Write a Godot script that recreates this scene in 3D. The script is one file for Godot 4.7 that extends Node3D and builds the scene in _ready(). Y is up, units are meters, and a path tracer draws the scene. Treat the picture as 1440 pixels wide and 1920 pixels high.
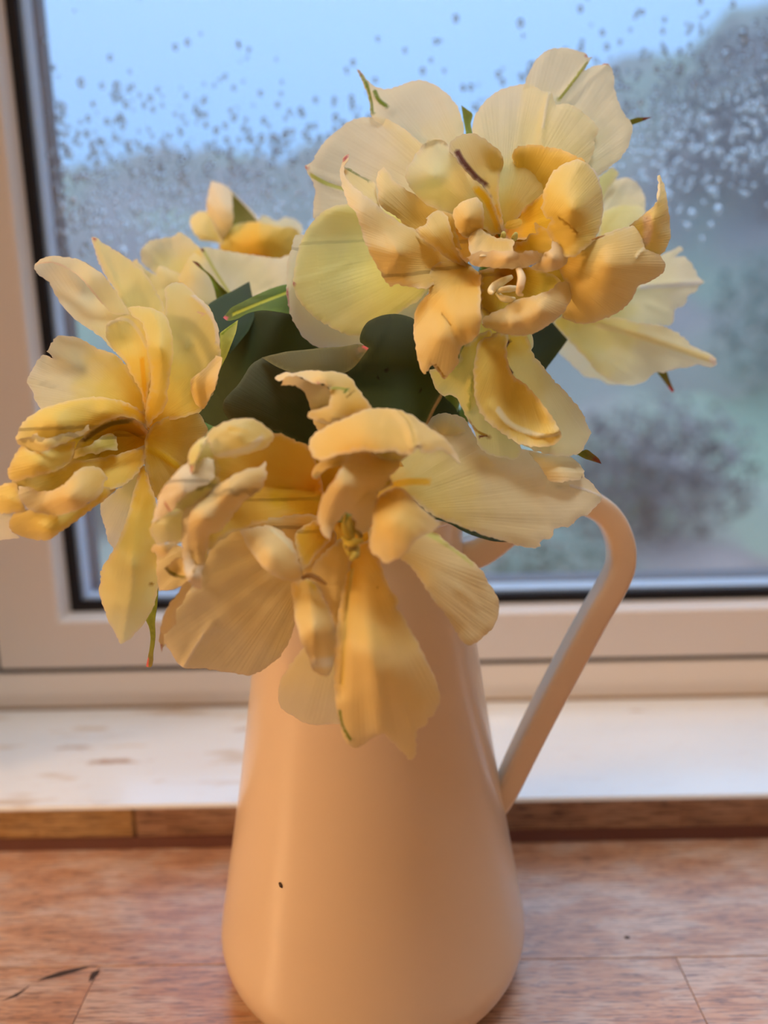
extends Node3D
# A jug of double tulips on a wooden worktop in front of a rain-spattered window. Units are metres, y is up, the window looks towards -z.

const DROPS := 3800
# x, z, width, height, kind, where
const SHRUBS := [
	[-2.3, -5.2, 1.5, 1.1, 0, "low at the left edge of the glass"],
	[-1.2, -6.6, 1.7, 1.1, 0, "behind the small rear tulip at the left"],
	[1.6, -4.4, 1.3, 1.0, 2, "right of the jug handle and higher than it"],
	[3.7, -6.3, 2.0, 1.7, 1, "at the right edge, beside the large tulip"],
	[1.6, -8.6, 2.2, 1.6, 3, "above the right-hand tulip petals"],
	[2.6, -3.5, 1.1, 0.9, 0, "low at the right, above the window seal"],
	[0.6, -3.0, 1.0, 0.8, 3, "inside the loop of the jug handle"],
	[4.6, -9.5, 3.0, 2.2, 2, "on the slope in the far right"],
]
var M := {}
var used := {}
var rng := RandomNumberGenerator.new()


func _ready() -> void:
	rng.seed = 71
	# ---- camera, sky, lights, exposure
	var cam := Camera3D.new()
	cam.name = "camera"
	cam.fov = 67.28
	cam.near = 0.02
	cam.far = 400.0
	var att := CameraAttributesPhysical.new()
	att.frustum_focal_length = 18.03
	att.frustum_focus_distance = 0.245
	att.frustum_near = 0.02
	att.frustum_far = 400.0
	att.exposure_aperture = 3.4
	cam.attributes = att
	add_child(cam)
	cam.transform = Transform3D(Basis(Vector3(0.9997, -0.0222, -0.0042), Vector3(0.0209, 0.9793, -0.2012), Vector3(0.0085, 0.2011, 0.9795)).orthonormalized(), Vector3(0.0105, 0.243, 0.277))
	cam.current = true

	var env := Environment.new()
	env.background_mode = Environment.BG_SKY
	env.tonemap_mode = Environment.TONE_MAPPER_LINEAR
	env.tonemap_exposure = 1.17
	env.sdfgi_enabled = true
	env.ssao_enabled = true
	env.ssil_enabled = true
	var sm := ProceduralSkyMaterial.new()      # overcast: made far brighter overhead than at the horizon, to light sill and petals
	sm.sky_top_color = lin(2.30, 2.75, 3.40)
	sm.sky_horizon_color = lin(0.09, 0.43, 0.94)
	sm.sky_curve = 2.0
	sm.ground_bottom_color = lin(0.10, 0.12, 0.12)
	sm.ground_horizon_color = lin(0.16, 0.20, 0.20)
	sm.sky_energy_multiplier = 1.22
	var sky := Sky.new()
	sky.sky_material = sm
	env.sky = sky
	env.volumetric_fog_enabled = true
	env.volumetric_fog_density = 0.0
	var we := WorldEnvironment.new()
	we.name = "world_environment"
	we.environment = env
	add_child(we)
	make_materials()
	lamps()
	room()
	window()
	sill()
	worktop()
	outside()
	mist()
	jug()
	flowers()


# ---------------------------------------------------------------- helpers

func lin(r: float, g: float, b: float, a := 1.0) -> Color:
	return Color(r, g, b, a).linear_to_srgb()


func name_for(called: String, parent: Node) -> String:
	var key := str(parent.get_instance_id()) + called
	used[key] = used.get(key, -1) + 1
	return called if used[key] == 0 else "%s_%03d" % [called, used[key]]


func put(called: String, mesh: Mesh, mat: Material, parent: Node = self) -> MeshInstance3D:
	var o := MeshInstance3D.new()
	o.name = name_for(called, parent)
	o.mesh = mesh
	o.material_override = mat
	parent.add_child(o, true)
	return o


func thing(called: String, label: String, category: String, at := Vector3.ZERO, group := "") -> Node3D:
	var o := Node3D.new()
	o.name = name_for(called, self)
	add_child(o, true)
	o.position = at
	tag(o, label, category, group)
	return o


func tag(o: Node, label: String, category: String, group := "") -> void:
	o.set_meta("label", label)
	if category:
		o.set_meta("category", category)
	if group:
		o.set_meta("group", group)


func struct(o: Node, label: String, category: String) -> Node:
	o.set_meta("kind", "structure")
	tag(o, label, category)
	return o


func mat(c: Color, rough := 0.5, spec := 0.5) -> StandardMaterial3D:
	var m := StandardMaterial3D.new()
	m.albedo_color = c
	m.roughness = rough
	m.metallic_specular = spec
	return m


func noise(sd: int, freq: float, oct := 4, kind := FastNoiseLite.TYPE_SIMPLEX_SMOOTH) -> FastNoiseLite:
	var n := FastNoiseLite.new()
	n.seed = sd
	n.frequency = freq
	n.noise_type = kind
	n.fractal_octaves = oct
	return n


func quad(st: SurfaceTool, a: Vector3, b: Vector3, c: Vector3, d: Vector3) -> void:      # a b c d run clockwise seen from the front
	for p in [a, b, c, a, c, d]:
		st.set_uv(Vector2(p.x + p.z * 0.37, p.y + p.z))
		st.add_vertex(p)


func slab(lo: Vector3, hi: Vector3, bev := 0.001) -> ArrayMesh:
	# a box with chamfered edges
	var st := SurfaceTool.new()
	st.begin(Mesh.PRIMITIVE_TRIANGLES)
	st.set_smooth_group(-1)
	var mid := (lo + hi) / 2.0
	var h := (hi - lo) / 2.0
	var v := func(s: Vector3, ax: int) -> Vector3:
		var r := Vector3(s.x * (h.x - bev), s.y * (h.y - bev), s.z * (h.z - bev))
		r[ax] = s[ax] * h[ax]
		return mid + r
	var tri := func(a: Vector3, b: Vector3, c: Vector3) -> void:
		var flip := (b - a).cross(c - a).dot((a + b + c) / 3.0 - mid) > 0.0
		for p in ([a, c, b] if flip else [a, b, c]):
			st.set_uv(Vector2(p.x, p.z))
			st.add_vertex(p)
	for ax in 3:
		var b1 := (ax + 1) % 3
		var b2 := (ax + 2) % 3
		for sg in [-1.0, 1.0]:
			var q := []
			for k in [[-1, -1], [1, -1], [1, 1], [-1, 1]]:
				var s := Vector3()
				s[ax] = sg
				s[b1] = k[0]
				s[b2] = k[1]
				q.append(v.call(s, ax))
			tri.call(q[0], q[1], q[2])
			tri.call(q[0], q[2], q[3])
		for s1 in [-1.0, 1.0]:          # edges along ax
			for s2 in [-1.0, 1.0]:
				var e := Vector3()
				e[b1] = s1
				e[b2] = s2
				var f := e
				e[ax] = -1.0
				f[ax] = 1.0
				tri.call(v.call(e, b1), v.call(f, b1), v.call(f, b2))
				tri.call(v.call(e, b1), v.call(f, b2), v.call(e, b2))
	for sx in [-1.0, 1.0]:
		for sy in [-1.0, 1.0]:
			for sz in [-1.0, 1.0]:
				var s := Vector3(sx, sy, sz)
				tri.call(v.call(s, 0), v.call(s, 1), v.call(s, 2))
	st.generate_normals()
	return st.commit()


func lathe(prof: Array, seg := 96, shape: Variant = null) -> ArrayMesh:
	# prof: Vector2(radius, height) from one end of the outline to the other; shape bends each point
	var st := SurfaceTool.new()
	st.begin(Mesh.PRIMITIVE_TRIANGLES)
	st.set_smooth_group(0)
	for i in prof.size():
		for k in seg + 1:
			var a := TAU * k / seg
			var p := Vector3(prof[i].x * cos(a), prof[i].y, prof[i].x * sin(a))
			if shape != null:
				p = shape.call(p, a)
			st.set_uv(Vector2(float(k) / seg, prof[i].y * 4.0))
			st.add_vertex(p)
	for i in prof.size() - 1:
		for k in seg:
			var a := i * (seg + 1) + k
			var b := a + seg + 1
			for n in [a, a + 1, b, a + 1, b + 1, b]:
				st.add_index(n)
	st.generate_normals()
	return st.commit()


func smooth_line(pts: Array, steps: int) -> Array:
	var out := []
	for i in pts.size() - 1:
		var a = pts[maxi(i - 1, 0)]
		var d = pts[mini(i + 2, pts.size() - 1)]
		for k in steps:
			out.append(pts[i].cubic_interpolate(pts[i + 1], a, d, float(k) / steps))
	out.append(pts[-1])
	return out


func tube(path: Array, radii: Array, seg := 10, flat := 1.0, side := Vector3.ZERO, power := 2.0) -> ArrayMesh:
	# a closed sweep along path; radii are resampled; flat squeezes the section across side
	var st := SurfaceTool.new()
	st.begin(Mesh.PRIMITIVE_TRIANGLES)
	st.set_smooth_group(0)
	var n := path.size()
	var up := side if side != Vector3.ZERO else Vector3(0.31, 0.2, 0.93)
	for i in n:
		var t: Vector3 = (path[mini(i + 1, n - 1)] - path[maxi(i - 1, 0)]).normalized()
		var x := t.cross(up).normalized()
		var y := x.cross(t).normalized()
		var f := float(i) / (n - 1) * (radii.size() - 1)
		var j := mini(int(f), radii.size() - 2)
		var r: float = lerpf(radii[j], radii[j + 1], f - j)
		for k in seg:
			var a := TAU * k / seg
			var c := cos(a)
			var s := sin(a)
			c = signf(c) * pow(absf(c), 2.0 / power)
			s = signf(s) * pow(absf(s), 2.0 / power)
			st.set_uv(Vector2(float(k) / seg, float(i) / n))
			st.add_vertex(path[i] + x * c * r + y * s * r * flat)
	st.set_uv(Vector2.ZERO)
	st.add_vertex(path[0])
	st.add_vertex(path[n - 1])
	for i in n - 1:
		for k in seg:
			var a := i * seg + k
			var b := i * seg + (k + 1) % seg
			for q in [a, a + seg, b, b, a + seg, b + seg]:
				st.add_index(q)
	for k in seg:
		for q in [n * seg, k, (k + 1) % seg]:
			st.add_index(q)
		for q in [n * seg + 1, (n - 1) * seg + (k + 1) % seg, (n - 1) * seg + k]:
			st.add_index(q)
	st.generate_normals()
	return st.commit()


# ---------------------------------------------------------------- materials

func wood_image(w: int, h: int, sd: int, c: Array, wear: float) -> Image:
	var im := Image.create(w, h, false, Image.FORMAT_RGB8)
	var big := noise(sd, 0.010, 3)
	var grain := noise(sd + 1, 0.045, 4)
	var fine := noise(sd + 2, 0.16, 3)
	var patch := noise(sd + 3, 0.011, 5)
	var speck := noise(sd + 4, 0.10, 3)
	for y in h:
		for x in w:
			var warp := big.get_noise_2d(x * 0.4, y * 1.2) * 16.0
			var g := grain.get_noise_2d(x * 0.055, y * 1.5 + warp) * 0.5 + 0.5
			var f := fine.get_noise_2d(x * 0.075, y * 2.4 + warp * 0.5) * 0.5 + 0.5
			var p := patch.get_noise_2d(x * 0.5, y * 1.4)
			var k := speck.get_noise_2d(x * 0.30, y * 1.2)
			var q: Color = c[0].lerp(c[1], smoothstep(0.25, 0.9, g) * 0.75)
			q = q.lerp(c[2], smoothstep(-0.15, 0.45, p + 0.35 * k) * wear)
			q = q.lerp(c[3], smoothstep(0.05, 0.5, -p + 0.25 * k) * 0.5 * wear)
			q = q.lerp(c[4], smoothstep(0.50, 0.80, f) * 0.75 + smoothstep(0.34, 0.6, k - p * 0.4) * 0.30)
			im.set_pixel(x, y, q)
	return im


func make_materials() -> void:
	M.enamel = mat(lin(0.76, 0.64, 0.52), 0.30, 0.5)
	M.enamel.clearcoat_enabled = true
	M.enamel.clearcoat = 0.4
	M.enamel.clearcoat_roughness = 0.14
	M.upvc = mat(lin(0.76, 0.71, 0.67), 0.30, 0.5)
	M.seal = mat(lin(0.006, 0.007, 0.012), 0.5, 0.4)
	M.spacer = mat(lin(0.50, 0.68, 0.88), 0.25, 0.6)  # blue of the reflected sky is put into the bar colour
	M.glass = mat(Color(0.94, 0.98, 1.0, 0.03), 0.0, 0.5)
	M.glass.transparency = BaseMaterial3D.TRANSPARENCY_ALPHA
	M.water = mat(Color(1, 1, 1, 0.0), 0.02, 0.5)
	M.water.refraction_enabled = true
	M.water.refraction_scale = 0.033
	M.water.transparency = BaseMaterial3D.TRANSPARENCY_ALPHA
	M.wall = mat(lin(0.70, 0.60, 0.43), 0.9, 0.2)
	M.ceiling = mat(lin(0.80, 0.77, 0.70), 0.9, 0.2)
	M.floor = mat(lin(0.42, 0.27, 0.17), 0.55, 0.4)
	M.cabinet = mat(lin(0.62, 0.57, 0.48), 0.5, 0.4)
	M.stem = mat(lin(0.20, 0.34, 0.08), 0.45, 0.4)
	var tex := []
	for k in 3:
		tex.append(ImageTexture.create_from_image(wood_image(1024, 420, 20 + k * 7, [lin(0.60, 0.345, 0.215), lin(0.44, 0.215, 0.12), lin(0.64, 0.48, 0.39), lin(0.48, 0.21, 0.10), lin(0.15, 0.085, 0.07)], 0.8)))
	M.plank = []
	for k in 3:
		var m := mat(Color.WHITE, 0.32, 0.5)
		m.albedo_texture = tex[k]
		m.heightmap_enabled = true
		m.heightmap_texture = tex[k]
		m.heightmap_scale = 0.02
		m.roughness_texture = tex[k]
		m.roughness_texture_channel = BaseMaterial3D.TEXTURE_CHANNEL_RED
		m.roughness = 0.55
		m.uv1_triplanar = true
		m.uv1_world_triplanar = true
		m.uv1_scale = Vector3(3.3, 7.9, 7.9)
		m.clearcoat_enabled = true
		m.clearcoat = 1.0
		m.clearcoat_roughness = 0.28
		m.uv1_offset = Vector3(0.13 * k, 0.2 * k, 0.31 * k)
		M.plank.append(m)
	M.sill_wood = []
	for k in 2:
		var m := mat(Color.WHITE, 0.45, 0.4)
		var tones := [[lin(0.46, 0.29, 0.13), lin(0.34, 0.19, 0.075), lin(0.52, 0.36, 0.19), lin(0.28, 0.14, 0.05), lin(0.10, 0.05, 0.03)], [lin(0.38, 0.225, 0.15), lin(0.29, 0.16, 0.10), lin(0.42, 0.27, 0.19), lin(0.23, 0.12, 0.075), lin(0.08, 0.045, 0.035)]]
		m.albedo_texture = ImageTexture.create_from_image(wood_image(640, 140, 60 + k * 9, tones[k], 0.8))
		m.uv1_triplanar = true
		m.uv1_world_triplanar = true
		m.uv1_scale = Vector3(3.9, 16.0, 16.0)
		m.uv1_offset = Vector3(0.41, 0.3 + 0.2 * k, 0.0)
		M.sill_wood.append(m)
	M.under = mat(lin(0.19, 0.09, 0.085), 0.5, 0.4)
	# white paint with worn brownish smudges
	var im := Image.create(768, 256, false, Image.FORMAT_RGB8)
	var n1 := noise(5, 0.012, 4)
	var n2 := noise(6, 0.05, 3)
	for y in 256:
		for x in 768:
			var left := 1.0 - smoothstep(150.0, 420.0, float(x))
			var s := smoothstep(0.36, 0.7, n1.get_noise_2d(x * 0.5, y * 1.6) + 0.10 * left) * (0.25 + 0.5 * left)
			var c := lin(0.87, 0.89, 0.91).lerp(lin(0.60, 0.44, 0.30), s * 0.8)
			c = c.lerp(lin(0.70, 0.62, 0.55), smoothstep(0.25, 0.7, n2.get_noise_2d(x * 0.5, y * 1.5)) * 0.15)
			im.set_pixel(x, y, c)
	for s in [[148, 163, 30, 7, 0.85], [268, 90, 34, 6, 0.6], [105, 128, 22, 6, 0.5], [640, 60, 10, 4, 0.4]]:
		for y in range(maxi(s[1] - s[3] * 2, 0), mini(s[1] + s[3] * 2, 256)):
			for x in range(maxi(s[0] - s[2] * 2, 0), s[0] + s[2] * 2):
				var d := Vector2((x - s[0]) / float(s[2]), (y - s[1]) / float(s[3])).length() + 0.7 * n2.get_noise_2d(x, y * 3.0)
				var c: Color = im.get_pixel(x, y)
				im.set_pixel(x, y, c.lerp(lin(0.40, 0.23, 0.15), (1.0 - smoothstep(0.2, 1.1, d)) * s[4]))
	M.sill_top = mat(Color.WHITE, 0.22, 0.6)
	M.sill_top.albedo_texture = ImageTexture.create_from_image(im)
	M.sill_top.clearcoat_enabled = true
	M.sill_top.clearcoat = 1.0
	M.sill_top.clearcoat_roughness = 0.15
	# petals: pigment in the vertex colours, fine length-wise veins as relief
	var vein := Image.create(256, 256, false, Image.FORMAT_RGB8)
	var nv := noise(11, 0.11, 3)
	for y in 256:
		for x in 256:
			var g := clampf(0.5 + 0.6 * nv.get_noise_2d(x * 1.0, y * 0.05) + 0.12 * nv.get_noise_2d(x * 0.4, y * 0.4), 0, 1)
			vein.set_pixel(x, y, Color(g, g, g))
	var vt := ImageTexture.create_from_image(vein)
	M.petal = mat(Color.WHITE, 0.5, 0.35)
	M.petal.vertex_color_use_as_albedo = true
	M.petal.heightmap_enabled = true
	M.petal.heightmap_texture = vt
	M.petal.heightmap_scale = 0.009
	M.petal.backlight_enabled = true
	M.petal.backlight = Color(0.8, 0.8, 0.8)
	M.petal.rim_enabled = true
	M.petal.rim = 0.15
	M.petal_thin = M.petal.duplicate()
	M.petal_thin.backlight = Color(1.0, 1.0, 1.0)
	M.leaf = mat(Color.WHITE, 0.6, 0.35)
	M.leaf.vertex_color_use_as_albedo = true
	M.leaf.heightmap_enabled = true
	M.leaf.heightmap_texture = vt
	M.leaf.heightmap_scale = 0.004
	M.leaf.backlight_enabled = true
	M.leaf.backlight = Color(0.4, 0.4, 0.3)


# ---------------------------------------------------------------- the room and its lamp

func lamps() -> void:
	# a warm globe pendant behind the photographer, to the left
	var at := Vector3(-1.55, 0.72, 0.55)
	var t := thing("pendant_lamp", "warm white glass globe lamp hanging from the ceiling on a brass rod", "lamp", Vector3(at.x, 1.5, at.z))
	var g := mat(lin(0.9, 0.8, 0.6), 0.4)
	g.emission_enabled = true
	g.emission = lin(1.0, 0.62, 0.28)
	g.emission_energy_multiplier = 1.6
	var globe := []
	for k in 25:
		globe.append(Vector2(0.13 * sin(PI * k / 24.0), -0.48 + 0.13 * cos(PI * k / 24.0)))
	put("globe_shade", lathe(globe, 48), g, t)
	var brass := mat(lin(0.6, 0.42, 0.16), 0.3)
	brass.metallic = 1.0
	put("rod", lathe([Vector2(0, 0), Vector2(0.05, 0), Vector2(0.05, -0.02), Vector2(0.006, -0.03), Vector2(0.006, -0.34), Vector2(0.03, -0.345), Vector2(0.03, -0.37), Vector2(0, -0.37)], 32), brass, t)
	var l := OmniLight3D.new()
	l.name = "pendant_light"
	l.light_color = lin(1.0, 0.60, 0.29)
	l.light_energy = 0.80
	l.light_size = 0.13
	l.omni_range = 12.0
	l.omni_attenuation = 2.0
	l.shadow_enabled = true
	l.position = at
	add_child(l)


	# a flat light panel added on the unseen ceiling to brighten upward-facing surfaces
	var c := thing("added_ceiling_light", "square white ceiling light panel added as unseen fill above the worktop", "lamp", Vector3(0.15, 1.4985, 0.12))
	put("frame", slab(Vector3(-0.26, -0.022, -0.26), Vector3(0.26, 0, 0.26), 0.003), mat(lin(0.8, 0.8, 0.8), 0.4), c)
	var f := mat(lin(0.9, 0.88, 0.84), 0.4)
	f.emission_enabled = true
	f.emission = lin(0.92, 0.96, 1.0)
	f.emission_energy_multiplier = 0.9
	put("diffuser", slab(Vector3(-0.24, -0.026, -0.24), Vector3(0.24, -0.021, 0.24), 0.001), f, c)
	var p := AreaLight3D.new()
	p.name = "added_panel_light"
	p.light_color = lin(0.92, 0.96, 1.0)
	p.light_energy = 0.68
	p.area_size = Vector2(0.46, 0.46)
	p.area_range = 12.0
	p.area_attenuation = 2.0
	p.shadow_enabled = true
	add_child(p)
	p.position = Vector3(0.15, 1.468, 0.12)
	p.rotation = Vector3(-PI / 2, 0, 0)


func room() -> void:
	var st := SurfaceTool.new()
	st.begin(Mesh.PRIMITIVE_TRIANGLES)
	for b in [[Vector3(-1.9, -0.95, -0.32), Vector3(1.9, 0.004, -0.074)], [Vector3(-1.9, 0.004, -0.32), Vector3(-0.272, 1.6, -0.074)], [Vector3(0.70, 0.004, -0.32), Vector3(1.9, 1.6, -0.074)], [Vector3(-0.272, 0.82, -0.32), Vector3(0.70, 1.6, -0.074)]]:
		st.append_from(slab(b[0], b[1], 0.002), 0, Transform3D())
	struct(put("wall_back", st.commit(), M.wall), "cream painted wall around the window", "wall")
	struct(put("wall_left", slab(Vector3(-2.0, -0.95, -0.32), Vector3(-1.9, 1.6, 2.5)), M.wall), "cream painted side wall left of the window", "wall")
	struct(put("wall_right", slab(Vector3(1.9, -0.95, -0.32), Vector3(2.0, 1.6, 2.5)), M.wall), "cream painted side wall right of the window", "wall")
	struct(put("wall_front", slab(Vector3(-2.0, -0.95, 2.4), Vector3(2.0, 1.6, 2.5)), M.wall), "cream painted wall behind the photographer", "wall")
	struct(put("ceiling", slab(Vector3(-2.0, 1.5, -0.32), Vector3(2.0, 1.6, 2.5)), M.ceiling), "plain white ceiling of the room", "ceiling")
	struct(put("floor", slab(Vector3(-2.0, -0.95, -0.32), Vector3(2.0, -0.90, 2.5)), M.floor), "brown floor of the room", "floor")


func members(root: Node3D, called: String, prof: Array, lo: Vector2, hi: Vector2, m: Material, squash := 1.0) -> void:
	# four mitred lengths of a profile round a rectangle; prof: Vector2(inset from the outer edge, z)
	var c := [lo, Vector2(lo.x, hi.y), hi, Vector2(hi.x, lo.y)]
	var inw := [Vector2(1, squash), Vector2(1, -squash), Vector2(-1, -squash), Vector2(-1, squash)]      # rails may be narrower than stiles
	for k in 4:
		var n := (k + 1) % 4
		var st := SurfaceTool.new()
		st.begin(Mesh.PRIMITIVE_TRIANGLES)
		st.set_smooth_group(-1)
		var pt := func(i: int, j: int) -> Vector3:
			var q: Vector2 = c[i] + inw[i] * prof[j].x
			return Vector3(q.x, q.y, prof[j].y)
		for j in prof.size():
			var j2 := (j + 1) % prof.size()
			quad(st, pt.call(k, j), pt.call(n, j), pt.call(n, j2), pt.call(k, j2))
		for i in [k, n]:
			for j in range(1, prof.size() - 1):
				for q in ([0, j, j + 1] if i == k else [0, j + 1, j]):
					st.add_vertex(pt.call(i, q))
		st.generate_normals()
		put(called, st.commit(), m, root)


func window() -> void:
	var w := Node3D.new()
	w.name = "window_1"
	add_child(w)
	struct(w, "white plastic window with black seals and a rain-spattered double-glazed pane", "window")
	var lo := Vector2(-0.2657, 0.0265)
	var hi := Vector2(0.69, 0.81)
	members(w, "frame_rail", [Vector2(0, -0.250), Vector2(0, -0.179), Vector2(0.0085, -0.179), Vector2(0.0110, -0.1800), Vector2(0.0205, -0.1850), Vector2(0.0208, -0.196), Vector2(0.032, -0.198), Vector2(0.032, -0.250)], lo, hi, M.upvc)
	var so := Vector2(0.0202, 0.0202)
	members(w, "frame_seal", [Vector2(0, -0.194), Vector2(0, -0.1875), Vector2(0.0046, -0.1875), Vector2(0.0046, -0.194)], lo + so, hi - so, M.seal)
	var s0 := lo + Vector2(0.0238, 0.0238)
	var s1 := hi - Vector2(0.0238, 0.0238)
	members(w, "sash_rail", [Vector2(0, -0.246), Vector2(0, -0.1855), Vector2(0.0008, -0.1845), Vector2(0.0400, -0.1840), Vector2(0.0416, -0.1850), Vector2(0.0436, -0.1985), Vector2(0.0436, -0.246)], s0, s1, M.upvc, 0.76)
	var gi := Vector2(0.0430, 0.0329)
	members(w, "glazing_gasket", [Vector2(0, -0.2006), Vector2(0, -0.1988), Vector2(0.0012, -0.1980), Vector2(0.0068, -0.1984), Vector2(0.0076, -0.2006)], s0 + gi, s1 - gi, M.seal)
	members(w, "spacer_bar", [Vector2(0, -0.222), Vector2(0.004, -0.2047), Vector2(0.0078, -0.2047), Vector2(0.0102, -0.2085), Vector2(0.0102, -0.222)], s0 + gi, s1 - gi, M.spacer)
	members(w, "outer_gasket", [Vector2(0.009, -0.224), Vector2(0.009, -0.2120), Vector2(0.0112, -0.2120), Vector2(0.0128, -0.2150), Vector2(0.0128, -0.224)], s0 + gi, s1 - gi, mat(lin(0.10, 0.13, 0.17), 0.4))
	var p0 := s0 + gi
	var p1 := s1 - gi
	put("pane", slab(Vector3(p0.x, p0.y, -0.2045), Vector3(p1.x, p1.y, -0.2005), 0.0004), M.glass, w)
	raindrops(p0, p1)


func raindrops(p0: Vector2, p1: Vector2) -> void:
	# drops of rain on the outer face of the glass, thick in a band that slants up to the right
	var st := SurfaceTool.new()
	st.begin(Mesh.PRIMITIVE_TRIANGLES)
	st.set_smooth_group(0)
	var seg := 12
	var ring := 5
	for i in ring + 1:
		var e := 1.0 - float(i) / ring * 0.96
		for k in seg:
			st.add_vertex(Vector3(e * cos(TAU * k / seg), e * sin(TAU * k / seg), -0.17 * (1.0 - e * e)))
	st.add_vertex(Vector3(0, 0, 0))
	for i in ring:
		for k in seg:
			var a := i * seg + k
			var b := i * seg + (k + 1) % seg
			for q in [a, a + seg, b, b, a + seg, b + seg]:
				st.add_index(q)
	for k in seg:
		for q in [(ring + 1) * seg, k, (k + 1) % seg]:
			st.add_index(q)
	st.generate_normals()
	var drop := st.commit()
	var spots := []
	var tries := 0
	while spots.size() < DROPS and tries < DROPS * 30:
		tries += 1
		var x := rng.randf_range(p0.x + 0.014, minf(p1.x, 0.36))
		var y := rng.randf_range(0.24, 0.47)
		# the band: its middle and how quickly it thins out above and below
		var mid := 0.338 + 0.05 * smoothstep(0.02, 0.24, x) - 0.012 * smoothstep(-0.2, 0.0, x)
		var up := (y - mid)
		var dens := exp(-pow(up / (0.042 if up > 0.0 else 0.036), 2.0))
		if rng.randf() < dens * 0.95 + 0.008 * (1.0 if up > 0.0 else 0.0):
			var r := rng.randf_range(0.0007, 0.0019)
			if rng.randf() < 0.12:
				r *= 1.45
			spots.append([Vector3(x, y, -0.2046), r, lerpf(1.25, 0.45, smoothstep(-0.012, 0.03, up))])      # drops flattened higher up, so they refract less of the dark hill
	var mm := MultiMesh.new()
	mm.transform_format = MultiMesh.TRANSFORM_3D
	mm.mesh = drop
	mm.instance_count = spots.size()
	for i in spots.size():
		var r: float = spots[i][1]
		var b := Basis(Vector3(0, 0, 1), rng.randf_range(-0.6, -0.1)).scaled(Vector3(r * 0.85, r * 1.1, r * spots[i][2]))
		mm.set_instance_transform(i, Transform3D(b, spots[i][0]))
	var o := MultiMeshInstance3D.new()
	o.name = "raindrops"
	o.multimesh = mm
	o.material_override = M.water
	add_child(o, true)
	o.set_meta("kind", "stuff")
	tag(o, "rain droplets spattered over the outside of the window pane", "raindrops")
	# a few larger drops that stand alone below the spray
	for d in [[0.1435, 0.309, 0.0022, "left one of a close pair of bright raindrops, right of the large tulip"], [0.1520, 0.3085, 0.0022, "right one of a close pair of bright raindrops, right of the large tulip"], [0.1625, 0.2765, 0.0020, "lowest lone bright raindrop on the pane, above the right-hand tulip petals"], [0.190, 0.3135, 0.0020, "lone bright raindrop on the pane nearest the right edge, below the dense spray"]]:
		var q := put("raindrop", drop, M.water)
		q.position = Vector3(d[0], d[1], -0.2046)
		q.scale = Vector3(d[2] * 0.85, d[2], d[2] * 1.8)
		tag(q, d[3], "raindrop", "lone raindrops below the spray")


func sill() -> void:
	var t := Node3D.new()
	t.name = "trim_1"
	add_child(t)
	struct(t, "window sill of bare wood boards under chipped white gloss paint", "sill")
	var j := -0.1212
	put("sill_board", slab(Vector3(-0.60, 0.0074, -0.30), Vector3(j - 0.0004, 0.0238, -0.0685), 0.0012), M.sill_wood[0], t)
	put("sill_board", slab(Vector3(j + 0.0004, 0.0074, -0.30), Vector3(1.0, 0.0238, -0.0685), 0.0012), M.sill_wood[1], t)
	var st := SurfaceTool.new()
	st.begin(Mesh.PRIMITIVE_TRIANGLES)
	st.set_smooth_group(-1)
	var y := 0.0252
	var xs := [-0.2715, 0.0, 0.30, 0.6985]
	for k in 3:
		for p in [[xs[k], -0.25], [xs[k + 1], -0.25], [xs[k + 1], -0.0697], [xs[k], -0.25], [xs[k + 1], -0.0697], [xs[k], -0.0697]]:
			st.set_uv(Vector2((p[0] + 0.24) / 0.48, (p[1] + 0.19) / 0.122))
			st.add_vertex(Vector3(p[0], y, p[1]))
		for p in [[xs[k], y, -0.0697], [xs[k + 1], y, -0.0697], [xs[k + 1], 0.0236, -0.0686], [xs[k], y, -0.0697], [xs[k + 1], 0.0236, -0.0686], [xs[k], 0.0236, -0.0686]]:
			st.set_uv(Vector2((p[0] + 0.24) / 0.48, 0.99))
			st.add_vertex(Vector3(p[0], p[1], p[2]))
	st.generate_normals()
	put("paint_coat", st.commit(), M.sill_top, t)
	var u := Node3D.new()
	u.name = "trim_2"
	add_child(u)
	struct(u, "dark recessed batten under the window sill", "batten")
	put("batten", slab(Vector3(-0.60, 0.0, -0.0745), Vector3(1.0, 0.0074, -0.0700), 0.0003), M.under, u)
	# grimy filler along the joint of frame and sill
	put("filler_bead", tube([Vector3(-0.2715, 0.0254, -0.1788), Vector3(0.2, 0.0254, -0.1788), Vector3(0.6985, 0.0254, -0.1788)], [0.0014, 0.0014], 8), mat(lin(0.32, 0.22, 0.13), 0.8), t)


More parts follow.
